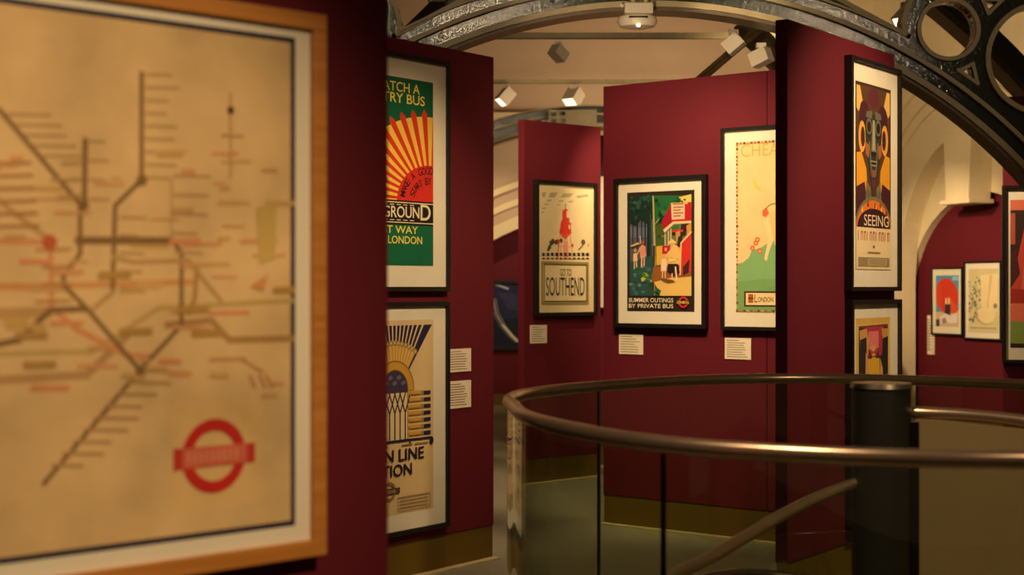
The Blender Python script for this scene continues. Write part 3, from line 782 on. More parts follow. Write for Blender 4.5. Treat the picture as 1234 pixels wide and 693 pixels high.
for xa, xb, za, zc_ in ((bx[0], bx[1], bx[2], bx[2]+.004), (bx[0], bx[1], bx[3]-.004, bx[3]), (bx[0], bx[0]+.004, bx[2], bx[3]), (bx[1]-.004, bx[1], bx[2], bx[3])): p.raw([(xa, za), (xb, za), (xb, zc_), (xa, zc_)], C(150, 122, 82))
for i in range(4):
    zz = bx[2]+.016+i*.019; p.raw([(bx[0]+.015, zz), (bx[1]-.02, zz), (bx[1]-.02, zz+.006), (bx[0]+.015, zz+.006)], C(158, 130, 88))
p.done()

# -- pier poster
p = Poster(P3, ((647.3, 220.4), (715.5, 224.3), (647.3, 378), (715.5, 375.8)), ((647.3, 220.4), (715.5, 224.3), (647.3, 378), (715.5, 375.8)),
           'cream poster of a red pier tower above lettering, on the narrow panel', border=.026, depth=.05)
p.sheet(C(240, 218, 168))
RR, GY = C(226, 66, 42), C(186, 172, 138)
for pts in ([(653, 232), (658, 232), (656, 238), (653, 237)], [(663, 232), (672, 232), (668, 238), (661, 238)], [(679, 233), (691, 233), (686, 238), (675, 238)], [(694, 236), (708, 234), (709, 237), (696, 239)],
            [(659, 241), (665, 240), (664, 242.5), (658, 243)], [(673, 242), (680, 241), (677, 243), (672, 243.3)], [(684, 242.6), (691, 242), (690, 243.6), (685, 244)], [(655, 246), (662, 245), (660, 247), (655, 247)], [(653, 250.5), (659, 250), (657, 251.8), (653, 252)], [(652.5, 255), (656, 254.8), (654, 257), (652.5, 257)], [(671, 246.4), (675, 246), (674, 247.4), (671, 247.5)]):
    p.poly(pts, GY)
p.line([(681.3, 246), (681.3, 252)], .008, C(120, 70, 50))
p.poly([(677.5, 254), (681, 251.5), (685, 253), (682.5, 254.5), (682.5, 262), (686, 263), (686, 268), (688.5, 269), (687.5, 272), (688.5, 281), (686, 283), (681, 289), (677, 285), (673.5, 280), (674.5, 277), (675.5, 268), (677.5, 264)], RR)
p.box(685.2, 271, 686.6, 276, C(240, 218, 168))
for xa, xb in ((675, 671), (677, 674.5), (680, 679.5), (683, 684), (686.5, 690.5)): p.line([(xa, 282), (xb, 314)], .007, C(232, 124, 90))
p.poly([(679, 290), (684, 290), (685, 310), (678, 310)], C(238, 160, 122))
p.line([(673, 297), (689, 297)], .006, C(236, 150, 116)); p.disc((672, 291), .02, RR); p.disc((689.5, 296), .014, RR); p.line([(673, 291), (672, 311)], .010, RR)
for x, y, r in ((664, 293, .022), (666, 291, .022), (676, 290, .018), (662, 298, .018), (660.5, 301, .014), (670, 292, .02)): p.disc((x, y), r, C(92, 76, 46))
p.disc((702.5, 292), .024, C(110, 92, 54)); p.line([(702, 296), (697, 301)], .012, C(110, 92, 54)); p.line([(709, 294), (708, 297)], .008, C(150, 130, 90))
rnd = random.Random(3)
for yy, c in ((305.5, C(40, 34, 30)), (307.5, C(30, 26, 24)), (311.5, C(44, 40, 44))):
    for i in range(11):
        x = 652+i*5.3; p.poly([(x, yy+rnd.random()), (x+2.2, yy-1.2), (x+5, yy+.2), (x+3.5, yy+1.4)], c)
def pframe(xl, yt, xr, yb, wd, col):
    A, B = p.L((xl, yt)), p.L((xr, yb))
    for r in ((A[0], B[0], A[1]-wd, A[1]), (A[0], B[0], B[1], B[1]+wd), (A[0], A[0]+wd, B[1], A[1]), (B[0]-wd, B[0], B[1], A[1])):
        p.raw([(r[0], r[2]), (r[1], r[2]), (r[1], r[3]), (r[0], r[3])], col)
pframe(652, 315, 709, 367, .020, C(156, 140, 78)); pframe(655, 318, 707, 363.5, .009, C(80, 62, 34)); 
TK = C(52, 36, 38)
p.text('GO TO', 674.5, 324, 688, 332.5, TK, .0)
p.text('SOUTHEND', 657.5, 334, 704, 356.5, TK, .0)
p.done()

# -- woodland bus poster
p = Poster(P4, ((745, 220), (847.7, 215), (745, 389.7), (847.7, 392)), ((756, 232), (837, 229), (756, 375), (837, 376)),
           'poster of a red bus beside dark woodland, in black frame with wide cream mount', border=.025, depth=.045)
p.sheet(C(44, 34, 22))
def pb(x0, y0, x1, y1, col): p.poly([(x0, y0), (x1, y0), (x1, y1), (x0, y1)], col)
def dabs(n_, xa, xb, ya, yb, cols, sz, seed):
    rr = random.Random(seed)
    for _ in range(n_):
        x, y = rr.uniform(xa, xb), rr.uniform(ya, yb); d = sz*rr.uniform(.6, 1.3); e = sz*rr.uniform(.4, 1)
        p.poly([(x-d, y), (x-d*.3, y-e), (x+d, y-e*.4), (x+d*.6, y+e*.7), (x-d*.4, y+e)], rr.choice(cols))
GD, GM, GL = C(22, 48, 40), C(30, 70, 50), C(34, 104, 56)
pb(759.5, 235.5, 834, 356.5, GM)
p.poly([(788, 235.5), (834, 235.5), (834, 250), (808, 262), (790, 268)], GL)
pb(759.5, 262, 789, 322, C(88, 92, 112)); pb(759.5, 274, 786, 286, C(106, 108, 128))
p.poly([(759.5, 235.5), (786, 235.5), (788, 262), (780, 270), (772, 266), (766, 273), (759.5, 270)], GD)
dabs(34, 760, 786, 237, 264, [GD, GM, C(40, 84, 66), C(18, 40, 36), C(50, 92, 70)], 3.4, 4); dabs(20, 791, 820, 237, 260, [GL, C(24, 82, 46), C(44, 122, 64), GD], 3.2, 5); dabs(8, 796, 806, 256, 272, [GD, C(20, 40, 34)], 3, 6)
for x, w_ in ((762.5, 1.4), (767.5, 2), (773, 1.4), (777, 1.8)): p.poly([(x, 262), (x+w_, 262), (x+w_*.8, 300), (x+.2, 300)], C(28, 38, 42))
p.poly([(780.5, 258), (785.5, 258), (786, 334), (779.5, 334)], C(24, 42, 38)); p.poly([(783.5, 258), (785, 258), (785.2, 330), (783.8, 330)], C(44, 74, 56))
p.poly([(759.5, 316), (786, 308), (800, 322), (798, 356.5), (759.5, 356.5)], C(44, 82, 78)); dabs(46, 760, 793, 318, 355, [C(70, 112, 116), C(96, 132, 138), C(36, 72, 66), C(46, 98, 62), C(58, 96, 98)], 2.6, 8); dabs(10, 775, 787, 328, 340, [C(150, 156, 58), C(190, 190, 74), C(70, 120, 50)], 2.6, 9)
p.poly([(790, 272), (803, 268), (805, 356.5), (788, 356.5)], C(70, 92, 40)); dabs(30, 788, 802, 272, 350, [C(150, 150, 56), C(56, 92, 44), C(110, 124, 50), C(36, 64, 38)], 2.2, 10)
p.poly([(787, 236), (788.6, 236), (791, 300), (789.8, 356), (786.8, 356), (788.6, 300)], C(186, 172, 104)); p.line([(789, 272), (795, 264)], .008, C(150, 150, 90)); p.poly([(788, 296), (790.5, 296), (789, 356), (786.6, 356)], C(70, 46, 26))
p.poly([(798, 296), (834, 292), (834, 356.5), (796, 356.5)], C(226, 176, 84)); p.poly([(788, 322), (834, 318), (834, 333), (786, 340)], C(150, 92, 40)); p.poly([(789, 340), (808, 335), (834, 334), (834, 356.5), (798, 356.5)], C(236, 194, 108)); dabs(10, 786, 800, 348, 356, [C(40, 92, 60), GD], 2.4, 11)
p.poly([(822, 237), (834, 234), (834, 245), (820, 246)], C(240, 208, 104)); dabs(5, 818, 826, 236, 246, [GL, C(240, 208, 104)], 2, 12)
p.poly([(798.5, 266), (810, 245), (812, 268), (799, 277)], C(168, 26, 42)); p.poly([(810, 244.5), (834, 243.5), (834, 267), (812, 268)], C(198, 30, 42))
p.poly([(809.5, 244.5), (826, 244), (826, 264), (810.5, 265)], C(240, 200, 158)); p.line([(810, 245.6), (829, 245)], .012, C(226, 180, 110)); p.line([(812, 246), (824, 245.6)], .008, C(150, 110, 60))
for i in range(4): p.line([(812.5, 250+i*3.5), (824-(i % 2)*3, 249.6+i*3.5)], .007, C(140, 84, 66))
p.poly([(800, 277), (812, 267), (834, 266), (834, 269), (813, 270), (802, 281)], C(240, 204, 156))
p.poly([(801, 281), (813, 270), (834, 269), (834, 296), (802, 300)], C(112, 116, 84)); p.poly([(810, 273), (819, 271), (819, 280), (811, 282)], C(58, 118, 52)); p.poly([(822, 270), (831, 269), (827, 284), (820, 286)], C(58, 34, 32)); p.poly([(828, 272), (834, 269), (834, 284), (829, 284)], C(214, 150, 60))
p.box(810, 277, 824, 279.5, C(206, 52, 40)); p.box(811, 280, 816, 284, C(40, 28, 26)); p.poly([(815, 280), (820, 278), (822, 290), (816, 292)], C(200, 150, 70)); p.poly([(818, 286), (824, 281), (822, 298), (817, 298)], C(48, 42, 44))
for x in (802.5, 806.5, 809.5): p.line([(x, 283-(x-802)*.9), (x, 298)], .008, C(214, 196, 152))
p.poly([(822, 292), (834, 281), (834, 327), (821, 331)], C(214, 50, 44)); p.line([(820.5, 331), (821.6, 293), (834, 279.5)], .010, C(240, 206, 140)); p.poly([(824, 322), (832, 312), (831, 328), (824, 332)], C(70, 34, 34))
p.poly([(792, 297), (806, 295), (806, 318), (792, 320)], C(222, 176, 64)); p.box(799, 296, 808.3, 306, C(186, 26, 44)); p.box(802, 298.5, 804.6, 302.5, C(238, 160, 146))
p.poly([(809, 300), (813, 294), (818, 297), (821, 308), (818, 323), (808, 324), (806, 311)], C(234, 190, 110)); dabs(8, 809, 818, 300, 320, [C(244, 208, 140), C(210, 158, 84)], 1.8, 13)
p.poly([(807, 291.5), (811, 288), (815, 291), (816.5, 293.5), (806.5, 294)], C(240, 200, 112)); p.disc((810.5, 294.5), .012, C(226, 160, 116)); p.line([(808, 303), (802, 311)], .011, C(240, 194, 142))
p.poly([(806, 318), (818, 318), (820.5, 329), (813, 333), (805, 328)], C(40, 28, 30)); p.line([(815, 322), (816.5, 337)], .012, C(244, 208, 156)); p.line([(811, 330), (811, 337)], .010, C(236, 190, 140))
p.poly([(798, 313), (802, 310.5), (805, 315), (804, 327), (797.5, 327)], C(244, 206, 180)); p.disc((801, 309.5), .013, C(224, 170, 104)); p.line([(799.6, 326), (799.2, 335)], .008, C(238, 186, 142)); p.line([(802.4, 326), (802.8, 335)], .008, C(238, 186, 142))
p.poly([(797, 335), (812, 337.5), (815, 340), (806, 341.5), (799, 339)], C(120, 78, 38))
p.poly([(771.5, 299), (775, 294.5), (779, 297), (780, 309), (773, 311)], C(226, 148, 116)); p.disc((776, 292), .013, C(150, 90, 56)); p.line([(774.6, 309), (774.2, 322)], .010, C(238, 186, 142)); p.line([(777.6, 309), (777.2, 320)], .010, C(230, 170, 128)); p.line([(772.6, 299), (769, 307)], .008, C(230, 170, 128))
p.poly([(764.5, 306), (768.5, 304.5), (769.6, 314), (764, 315)], C(238, 196, 130)); p.disc((766.6, 302), .012, C(206, 150, 90)); p.line([(765.8, 314), (765.4, 324)], .008, C(238, 190, 146)); p.line([(768, 314), (768.4, 322)], .008, C(238, 190, 146)); p.line([(761.5, 296.5), (771, 293.5)], .010, C(226, 186, 110)); p.line([(772.6, 285), (773, 294)], .005, C(230, 210, 180)); p.poly([(761, 296), (770, 292), (770, 295), (762, 298)], C(220, 170, 90))
p.text('SUMMER OUTINGS', 759, 359, 812.5, 364.2, C(246, 226, 190), .008)
p.text('BY PRIVATE BUS', 759, 366, 812.5, 371, C(246, 226, 190), .008)
p.loop((824.5, 364.2), .024, .037, C(206, 44, 50)); p.box(816.5, 362.3, 832, 366.3, C(44, 34, 22)); p.text('GENERAL', 816.8, 362.6, 831.8, 366, C(246, 206, 90), .01)
p.done()

# -- pale meadow poster
p = Poster(P4, ((873, 158.5), (874, 158.5), (873, 394), (874, 394)), ((887, 172), (888, 172), (888, 375.5), (889, 375.5)),
           'cream poster of a figure on a pale green meadow, partly behind the narrow panel', border=.020, depth=.036, wide=('right', .66))
p.sheet(C(238, 206, 146))
x0, x1, z0, z1 = p.a[0]-p.u0, p.a[1]-p.u0, p.a[2]-p.z0, p.a[3]-p.z0
z = lambda y: p.L((887, y))[1]; x = lambda px_: p.L((px_, 300))[0]
p.poly([(887, 319), (896, 316), (903, 310), (906, 302), (918, 298), (930, 290), (990, 280), (1000, 378), (887, 378)], C(132, 178, 116))
p.poly([(887, 340), (920, 336), (1000, 342), (1000, 378), (887, 378)], C(122, 166, 102))
p.text('CHEAP', 0, 0, 0, 0, C(206, 176, 98), .0, local=(x(893), x(893)+.32, z(190), z(175)))
p.poly([(907, 212), (911, 220), (917, 228), (916, 231), (910, 226)], C(234, 198, 104))
p.poly([(919, 254), (924, 250), (927, 257), (923, 262), (919, 260)], C(224, 100, 62)); p.line([(922, 252), (928, 247), (938, 244)], .006, C(140, 90, 60))
p.poly([(920, 266), (932, 258), (938, 276), (928, 300), (924, 315), (921, 312), (926, 288)], C(244, 214, 156)); p.poly([(926, 258), (944, 246), (950, 290), (934, 296)], C(240, 196, 130))
for px_, py_ in ((911, 293), (907, 299), (916, 303), (913, 289)): p.disc((px_, py_), .017, C(226, 106, 66)); p.disc((px_, py_), .007, C(244, 190, 110))
p.box(897, 351, 960, 370, C(70, 42, 26)); p.box(899, 353, 958, 368, C(242, 212, 158)); p.box(902, 354.5, 908, 365, C(176, 92, 44)); p.line([(902, 359.5), (908, 359.5)], .008, C(80, 50, 30))
p.text('L', 909.5, 355, 913, 364.5, C(70, 46, 28), .004); p.text('ONDON', 913.5, 358, 932, 364, C(70, 46, 28), .004)
bc = [C(152, 84, 44), C(214, 170, 90), C(96, 70, 40), C(202, 120, 70)]
for i in range(44):
    zz = z0+(z1-z0)*i/44; wd = .010+.006*random.random(); p.raw([(x0-0, zz), (x0+wd, zz), (x0+wd, zz+.014), (x0, zz+.014)], bc[i % 4]); p.raw([(x1-wd, zz), (x1, zz), (x1, zz+.014), (x1-wd, zz+.014)], bc[(i+1) % 4])
for i in range(26):
    xx = x0+(x1-x0)*i/26
    for za in (z0, z1-.012): p.raw([(xx, za), (xx+.017, za), (xx+.017, za+.012), (xx, za+.012)], bc[(i*3) % 4])
p.done()

# -- mask poster
p = Poster(P5, ((1023.5, 70), (1080.5, 89), (1025, 347), (1082, 346)), ((1030.5, 95.5), (1073, 110), (1030.5, 324.5), (1073, 325)),
           'tall poster of a dark mask over a flame arch and SEEING lettering, upper frame', border=.020, depth=.046)
p.sheet(C(236, 212, 164))
x0, x1, z0, z1 = p.a[0]-p.u0, p.a[1]-p.u0, p.a[2]-p.z0, p.a[3]-p.z0; wA, hA = x1-x0, z1-z0
def P_(u, v): return (x0+wA*u, z1-hA*v)
def q(pts, col): p.raw([P_(*a) for a in pts], col)
def ell(u, v, ru, rv, col, a0=0, a1=2*PI, n=22): p.raw([P_(u+ru*math.cos(a0+(a1-a0)*i/n), v-rv*math.sin(a0+(a1-a0)*i/n)) for i in range(n if a1-a0 > 6.2 else n+1)], col)
PU, OR, GY2 = C(74, 30, 40), C(232, 158, 40), C(104, 98, 74)
q([(0, 0), (1, 0), (1, .72), (0, .72)], C(64, 44, 26)); q([(.03, .015), (.97, .015), (.97, .72), (.03, .72)], C(92, 58, 34))
for s_ in (-1, 1):
    m_ = lambda u: .5+s_*u
    q([(m_(.47), .02), (m_(.38), .02), (m_(.30), .10), (m_(.42), .16), (m_(.47), .14)], C(236, 186, 98))
    q([(m_(.18), .10), (m_(.36), .14), (m_(.46), .30), (m_(.40), .40), (m_(.22), .36)], PU)
    ell(m_(.32), .29, .10, .085, C(234, 164, 70)); ell(m_(.30), .29, .055, .055, C(70, 36, 30))
    q([(m_(.47), .38), (m_(.34), .37), (m_(.20), .46), (m_(.16), .60), (m_(.47), .58)], OR)
    q([(m_(.47), .56), (m_(.25), .53), (m_(.12), .72), (m_(.47), .72)], PU)
    q([(m_(.20), .52), (m_(.08), .56), (m_(.10), .72), (m_(.24), .72)], C(122, 112, 80))
ell(.5, .07, .16, .055, C(96, 40, 46)); ell(.24, .14, .12, .045, PU); ell(.76, .15, .12, .045, PU)
FA, FB_, FC = C(58, 54, 44), C(110, 104, 84), C(36, 30, 28)
q([(.34, .16), (.66, .16), (.74, .25), (.70, .38), (.60, .52), (.5, .62), (.40, .52), (.30, .38), (.26, .25)], FA)
for s_ in (-1, 1):
    ell(.5+s_*.13, .225, .115, .062, FC); ell(.5+s_*.13, .228, .085, .045, FB_); ell(.5+s_*.13, .230, .055, .030, FC)
    q([(.5+s_*.25, .31), (.5+s_*.12, .33), (.5+s_*.14, .40), (.5+s_*.22, .38)], C(168, 104, 60)); q([(.5+s_*.10, .31), (.5+s_*.14, .31), (.5+s_*.07, .50), (.5+s_*.05, .46)], FB_)
    q([(.5+s_*.04, .14), (.5+s_*.20, .15), (.5+s_*.22, .18), (.5+s_*.05, .185)], FB_)
q([(.465, .19), (.535, .19), (.57, .36), (.43, .36)], C(134, 126, 100)); q([(.485, .19), (.515, .19), (.53, .35), (.47, .35)], C(176, 164, 130)); q([(.42, .365), (.58, .365), (.56, .385), (.44, .385)], FC)
q([(.40, .41), (.60, .41), (.57, .44), (.43, .44)], C(158, 146, 116)); q([(.42, .418), (.58, .418), (.56, .432), (.44, .432)], FC); q([(.42, .46), (.58, .46), (.55, .50), (.45, .50)], C(140, 88, 76))
q([(.43, .51), (.57, .51), (.5, .61)], C(96, 50, 60)); q([(.30, .56), (.44, .60), (.5, .66), (.56, .60), (.70, .56), (.66, .72), (.34, .72)], C(104, 98, 72)); q([(.44, .60), (.5, .645), (.56, .60), (.5, .70)], C(60, 34, 38))
p.raw([P_(.5+.56*math.cos(PI*i/24), .82-.215*math.sin(PI*i/24)) for i in range(25)], C(120, 114, 84))
p.raw([P_(.5+.52*math.cos(PI*i/24), .82-.195*math.sin(PI*i/24)) for i in range(25)], C(226, 120, 40))
for i in range(30):
    r_ = random.Random(i+50); a = PI*r_.random(); rr = .30+.18*r_.random(); u, v = .5+rr*math.cos(a), .81-.36*rr*math.sin(a)
    q([(u-.03, v), (u, v-.03), (u+.03, v), (u, v+.012)], r_.choice([C(244, 188, 80), C(176, 72, 34), C(238, 146, 60), C(120, 52, 40)]))
p.raw([P_(.5+.46*math.cos(PI*i/24), .775-.105*math.sin(PI*i/24)) for i in range(25)]+[P_(.02, .785), P_(.98, .785)][::1], C(60, 26, 34))
q([(0, .775), (1, .775), (1, 1), (0, 1)], C(238, 214, 168))
p.text('SEEING', 0, 0, 0, 0, C(242, 220, 172), .0, local=(*sorted((P_(.22, 0)[0], P_(.92, 0)[0])), P_(0, .765)[1], P_(0, .705)[1]))
for i in range(11):                                     # a worn line of red capitals, too faint to read
    u = .05+i*.083; q([(u, .795), (u+.018, .795), (u+.018, .845), (u, .845)], C(186, 100, 76))
    if i % 3: q([(u, .795), (u+.055, .795), (u+.055, .806), (u, .806)], C(186, 100, 76)); q([(u+.04, .80), (u+.056, .80), (u+.056, .845), (u+.04, .845)], C(196, 116, 90))
q([(.46, .870), (.52, .870), (.52, .885), (.46, .885)], C(150, 110, 80)); q([(.32, .905), (.68, .905), (.68, .915), (.32, .915)], C(150, 116, 80))
q([(.06, .935), (.94, .935), (.94, .985), (.06, .985)], C(156, 136, 96)); q([(.32, .942), (.86, .942), (.86, .978), (.32, .978)], C(190, 168, 124))
for i in range(3): q([(.36, .948+.01*i), (.82, .948+.01*i), (.82, .951+.01*i), (.36, .951+.01*i)], C(110, 90, 60))
p.done()

# -- stage curtain poster below it
p = Poster(P5, ((1025, 367), (1081.5, 364), (1025, 400), (1081.5, 400)), ((1031, 384), (1072, 382), (1031, 410), (1072, 410)),
           'lower poster of a yellow robed figure under pink banner, behind the handrail', border=.020, depth=.046, height=1.22)
p.sheet(C(226, 186, 98))
x0, x1, z0, z1 = p.a[0]-p.u0, p.a[1]-p.u0, p.a[2]-p.z0, p.a[3]-p.z0; wA, hA = x1-x0, z1-z0
P0 = P_
def P_(u, v): return P0(u, v*.62)
q([(0, 0), (1, 0), (1, .045), (0, .05)], C(222, 176, 84)); q([(.08, .07), (.94, .06), (.94, 1), (.08, 1)], C(64, 44, 34))
q([(.08, .07), (.94, .06), (.94, .085), (.08, .09)], C(120, 60, 50))
q([(.28, .08), (.80, .08), (.76, .34), (.30, .34)], C(188, 58, 78)); q([(.36, .12), (.66, .12), (.66, .27), (.36, .28)], C(232, 130, 124))
q([(.10, .11), (.30, .09), (.38, .20), (.34, .34), (.12, .26)], C(214, 160, 84)); q([(.12, .19), (.30, .17), (.32, .50), (.12, .50)], C(44, 36, 28))
q([(.74, .10), (.94, .10), (.94, .20), (.80, .22)], C(206, 154, 78)); q([(.78, .19), (.94, .17), (.94, .6), (.74, .5)], C(40, 36, 26))
q([(.36, .37), (.50, .31), (.68, .37), (.72, .70), (.30, .70)], C(232, 180, 50)); q([(.36, .28), (.46, .34), (.58, .34), (.68, .27), (.64, .37), (.5, .345), (.40, .37)], C(90, 40, 50))
ell(.5, .27, .07, .03, C(222, 170, 120)); q([(.28, .30), (.40, .40), (.34, .7), (.26, .7)], C(222, 158, 120)); q([(.70, .36), (.78, .46), (.80, .7), (.70, .7)], C(226, 168, 110))
q([(.12, .62), (.94, .62), (.94, 1.4), (.12, 1.4)], C(150, 70, 72)); q([(.36, .37), (.66, .37), (.76, 1.0), (.26, 1.0)], C(232, 180, 50))
p.done()
P_ = P0

# -- two posters in the arched niche
p = Poster(FI, ((1124, 324), (1159.4, 323.6), (1124, 400.6), (1159.4, 404)), ((1128, 332), (1155.5, 332), (1128, 392.5), (1155.5, 395)),
           'small poster of a big red sunshade on blue, left of two in niche', border=.018, depth=.035)
p.sheet(C(74, 148, 186)); x0, x1, z0, z1 = p.a[0]-p.u0, p.a[1]-p.u0, p.a[2]-p.z0, p.a[3]-p.z0; wA, hA = x1-x0, z1-z0
q([(0, .72), (1, .68), (1, 1), (0, 1)], C(214, 182, 150))
p.raw([P_(.48+(.62*math.cos(a)*.75-.42*math.sin(a)*.5), .40-(-.62*math.cos(a)*.28-.42*math.sin(a)*.72)) for a in [2*PI*i/32 for i in range(32)]], C(214, 64, 38))
q([(.50, .42), (.60, .40), (1, .66), (.9, .73), (.6, .74)], C(226, 86, 50))
for u in (.42, .54): q([(u, .44), (u+.07, .44), (u+.09, .76), (u-.02, .76)], C(240, 206, 156)); q([(u-.01, .56), (u+.10, .56), (u+.11, .84), (u-.03, .84)], C(50, 50, 56))
q([(.18, .80), (.40, .74), (.66, .78), (.94, .72), (.92, .92), (.2, .94)], C(232, 220, 204)); q([(.26, .86), (.4, .82), (.5, .92), (.3, .95)], C(160, 140, 130)); q([(.72, .02), (.98, .02), (.98, .10), (.72, .10)], C(150, 196, 214))
q([(0, .86), (.16, .86), (.16, 1), (0, 1)], C(70, 60, 60)); p.done()
p = Poster(FI, ((1163.5, 317), (1206, 316), (1163.5, 406), (1206, 410)), ((1167.5, 324), (1203.5, 323.5), (1167.5, 399), (1203.5, 403)),
           'pale poster of cream shape on green leaf pattern, right of two in niche', border=.018, depth=.035)
p.sheet(C(214, 198, 150)); x0, x1, z0, z1 = p.a[0]-p.u0, p.a[1]-p.u0, p.a[2]-p.z0, p.a[3]-p.z0; wA, hA = x1-x0, z1-z0
for i in range(70):
    r_ = random.Random(i+9); u, v = r_.random()*.44, .12+r_.random()*.72; a = r_.random()*PI; d = .05
    q([(u-d*math.cos(a), v-d*.6*math.sin(a)), (u+.02*math.sin(a), v-.02*math.cos(a)), (u+d*math.cos(a), v+d*.6*math.sin(a)), (u-.02*math.sin(a), v+.02*math.cos(a))], r_.choice([C(96, 112, 84), C(150, 160, 130), C(70, 92, 80), C(196, 110, 70) if v > .5 else C(120, 140, 100), C(188, 164, 70) if v > .6 else C(232, 220, 186)]))
q([(.40, .10), (.98, .08), (.98, .72), (.86, .84), (.60, .86), (.36, .80), (.30, .66), (.44, .60)], C(236, 214, 160)); q([(.72, .10), (.80, .10), (.66, .62), (.62, .62)], C(214, 190, 136))
for i in range(14):
    a = PI*(1.02+.96*i/13); q([(.60+.32*math.cos(a), .70-.16*math.sin(a)), (.60+.36*math.cos(a+.1), .70-.19*math.sin(a+.1)), (.60+.32*math.cos(a+.16), .70-.16*math.sin(a+.16))], C(140, 132, 100))
ell(.90, .58, .06, .04, C(130, 130, 96)); q([(0, .88), (1, .88), (1, .98), (0, .98)], C(222, 206, 160)); q([(.05, .91), (.95, .91), (.95, .95), (.05, .95)], C(190, 172, 124)); p.done()

# -- right-edge poster
p = Poster(P6, ((1211, 227), (1212, 227), (1211, 434), (1212, 434)), ((1217.5, 241), (1218, 241), (1217.5, 419), (1218, 419)),
           'black, red and green poster cut off by the right edge of the picture', border=.020, depth=.04, wide=('right', .66))
p.sheet(C(60, 40, 34)); x0, x1, z0, z1 = p.a[0]-p.u0, p.a[1]-p.u0, p.a[2]-p.z0, p.a[3]-p.z0; wA, hA = x1-x0, z1-z0
q([(0, 0), (1, 0), (1, .07), (0, .07)], C(224, 116, 90)); q([(0, .09), (.05, .09), (.05, .3), (0, .3)], C(190, 90, 70)); q([(.14, .20), (.5, .10), (.9, .20), (1, .82), (0, .82), (.0, .62)], C(206, 76, 62))
q([(.16, .30), (.26, .24), (.4, .82), (.08, .82)], C(226, 110, 92)); q([(0, .60), (1, .64), (1, .82), (0, .82)], C(176, 52, 46)); q([(0, .70), (1, .70), (1, .84), (0, .84)], C(232, 120, 92)); q([(0, .82), (1, .84), (1, 1), (0, 1)], C(136, 156, 76)); q([(0, .97), (1, .98), (1, 1), (0, 1)], C(50, 34, 30))
q([(.30, .26), (.5, .22), (.52, .36), (.34, .40)], C(236, 200, 160)); q([(0, .36), (.06, .33), (.10, .5), (0, .6)], C(80, 40, 36)); p.done()

# -- sliver of a poster beyond the pier panel
p = Poster(P7, ((719, 211), (720, 211), (719, 371), (720, 371)), ((732, 228), (733, 228), (732, 352), (733, 352)),
           'pale mounted poster glimpsed in the gap right of the pier panel', border=.02, depth=.04, wide=('right', .5))
p.sheet(C(200, 150, 110)); x0, x1, z0, z1 = p.a[0]-p.u0, p.a[1]-p.u0, p.a[2]-p.z0, p.a[3]-p.z0; wA, hA = x1-x0, z1-z0
q([(0, .6), (1, .5), (1, 1), (0, 1)], C(120, 90, 70)); q([(.2, .2), (.7, .15), (.6, .5), (.3, .55)], C(220, 190, 140)); p.done()

# -- night picture on the far infill
FB = Face(610, 20.0, (1, 0)); FB.o = PB.o-PB.n*.29
p = Poster(FB, ((560, 342), (657, 342), (560, 418), (657, 418)), ((560, 342), (657, 342), (560, 418), (657, 418)),
           'black framed dark blue night picture with pale light trails on far wall', border=.045, depth=.05, name='framed_picture')
p.sheet(C(44, 48, 80)); p.poly([(560, 390), (657, 380), (657, 418), (560, 418)], C(34, 38, 60)); p.poly([(600, 352), (630, 356), (640, 376), (612, 372)], C(60, 62, 98))
for dx, c in ((0, C(170, 160, 140)), (3, C(120, 116, 120)), (-3, C(100, 98, 110))):
    p.line([(594+dx, 360), (598+dx, 378), (606+dx, 393), (615+dx, 404), (624+dx, 412)], .022, c)
p.line([(597, 342.5), (612, 348)], .03, C(180, 184, 196)); p.line([(606, 392), (623, 411)], .035, C(222, 214, 190)); p.done()

# ------------------------------------------------------------------ balustrade round the stair well
RZ = 1.2
bal = empty('glass_balustrade', (1.25, 5.03, 0), 0, 'curved glass balustrade with bronze handrail around the stair well', 'balustrade')
B0 = Vector((1.25, 5.03))
loc = [c-B0 for c in CURVE]
MB().tube([(c.x, c.y, RZ) for c in loc], .0225, 14, closed=True).build('handrail', M['bronze'], bal, smooth=True)
n = len(loc)
def nearest(px, far):
    best = None
    for i, c in enumerate(CURVE):
        if (c.y > 5.03) != far: continue
        d = abs(c.x/c.y-(px-CX)/F)
        if best is None or d < best[0]: best = (d, i)
    return best[1]
iN, iF = nearest(795, False), nearest(718, True)
def near_to(x, y): return min(range(n), key=lambda i: (CURVE[i]-Vector((x, y))).length)
joints = sorted({iN, iF, near_to(1.62, 3.53), near_to(2.46, 4.6), near_to(2.30, 5.85)})
def nrm(i): d = (loc[(i+1) % n]-loc[i-1]).normalized(); return Vector((d.y, -d.x))
for a, b in zip(joints, joints[1:]+[joints[0]+n]):
    m = MB(); vs = []; fs = []; idx = list(range(a, b+1)); t = .006
    for i in idx:
        c = loc[i % n]; k = nrm(i % n)
        if i in (a, b):
            d = (loc[(i+1) % n]-loc[(i-1) % n]).normalized(); c = c+d*(.006 if i == a else -.006)
        for s_ in (-1, 1):
            for z_ in (.06, RZ-.02): q_ = c+k*t*s_; vs.append((q_.x, q_.y, z_))
    for j in range(len(idx)-1):
        o = 4*j; fs += [(o, o+4, o+5, o+1), (o+2, o+3, o+7, o+6), (o+1, o+5, o+7, o+3), (o, o+2, o+6, o+4)]
    o = 4*(len(idx)-1); fs += [(0, 1, 3, 2), (o, o+2, o+3, o+1)]
    m.add(vs, fs).build('glass_pane', M['pane'], bal, smooth=True)
for i in joints:
    c = loc[i]; k = nrm(i); d = Vector((-k.y, k.x)); m = MB()
    pts = [c+k*.006+d*.004, c+k*.006-d*.004, c-k*.006-d*.004, c-k*.006+d*.004]
    m.prism([(q_.x, q_.y) for q_ in pts], 0.06, RZ-.02, 'xy').build('post', M['steel' if i == iF else 'darkmetal'], bal)
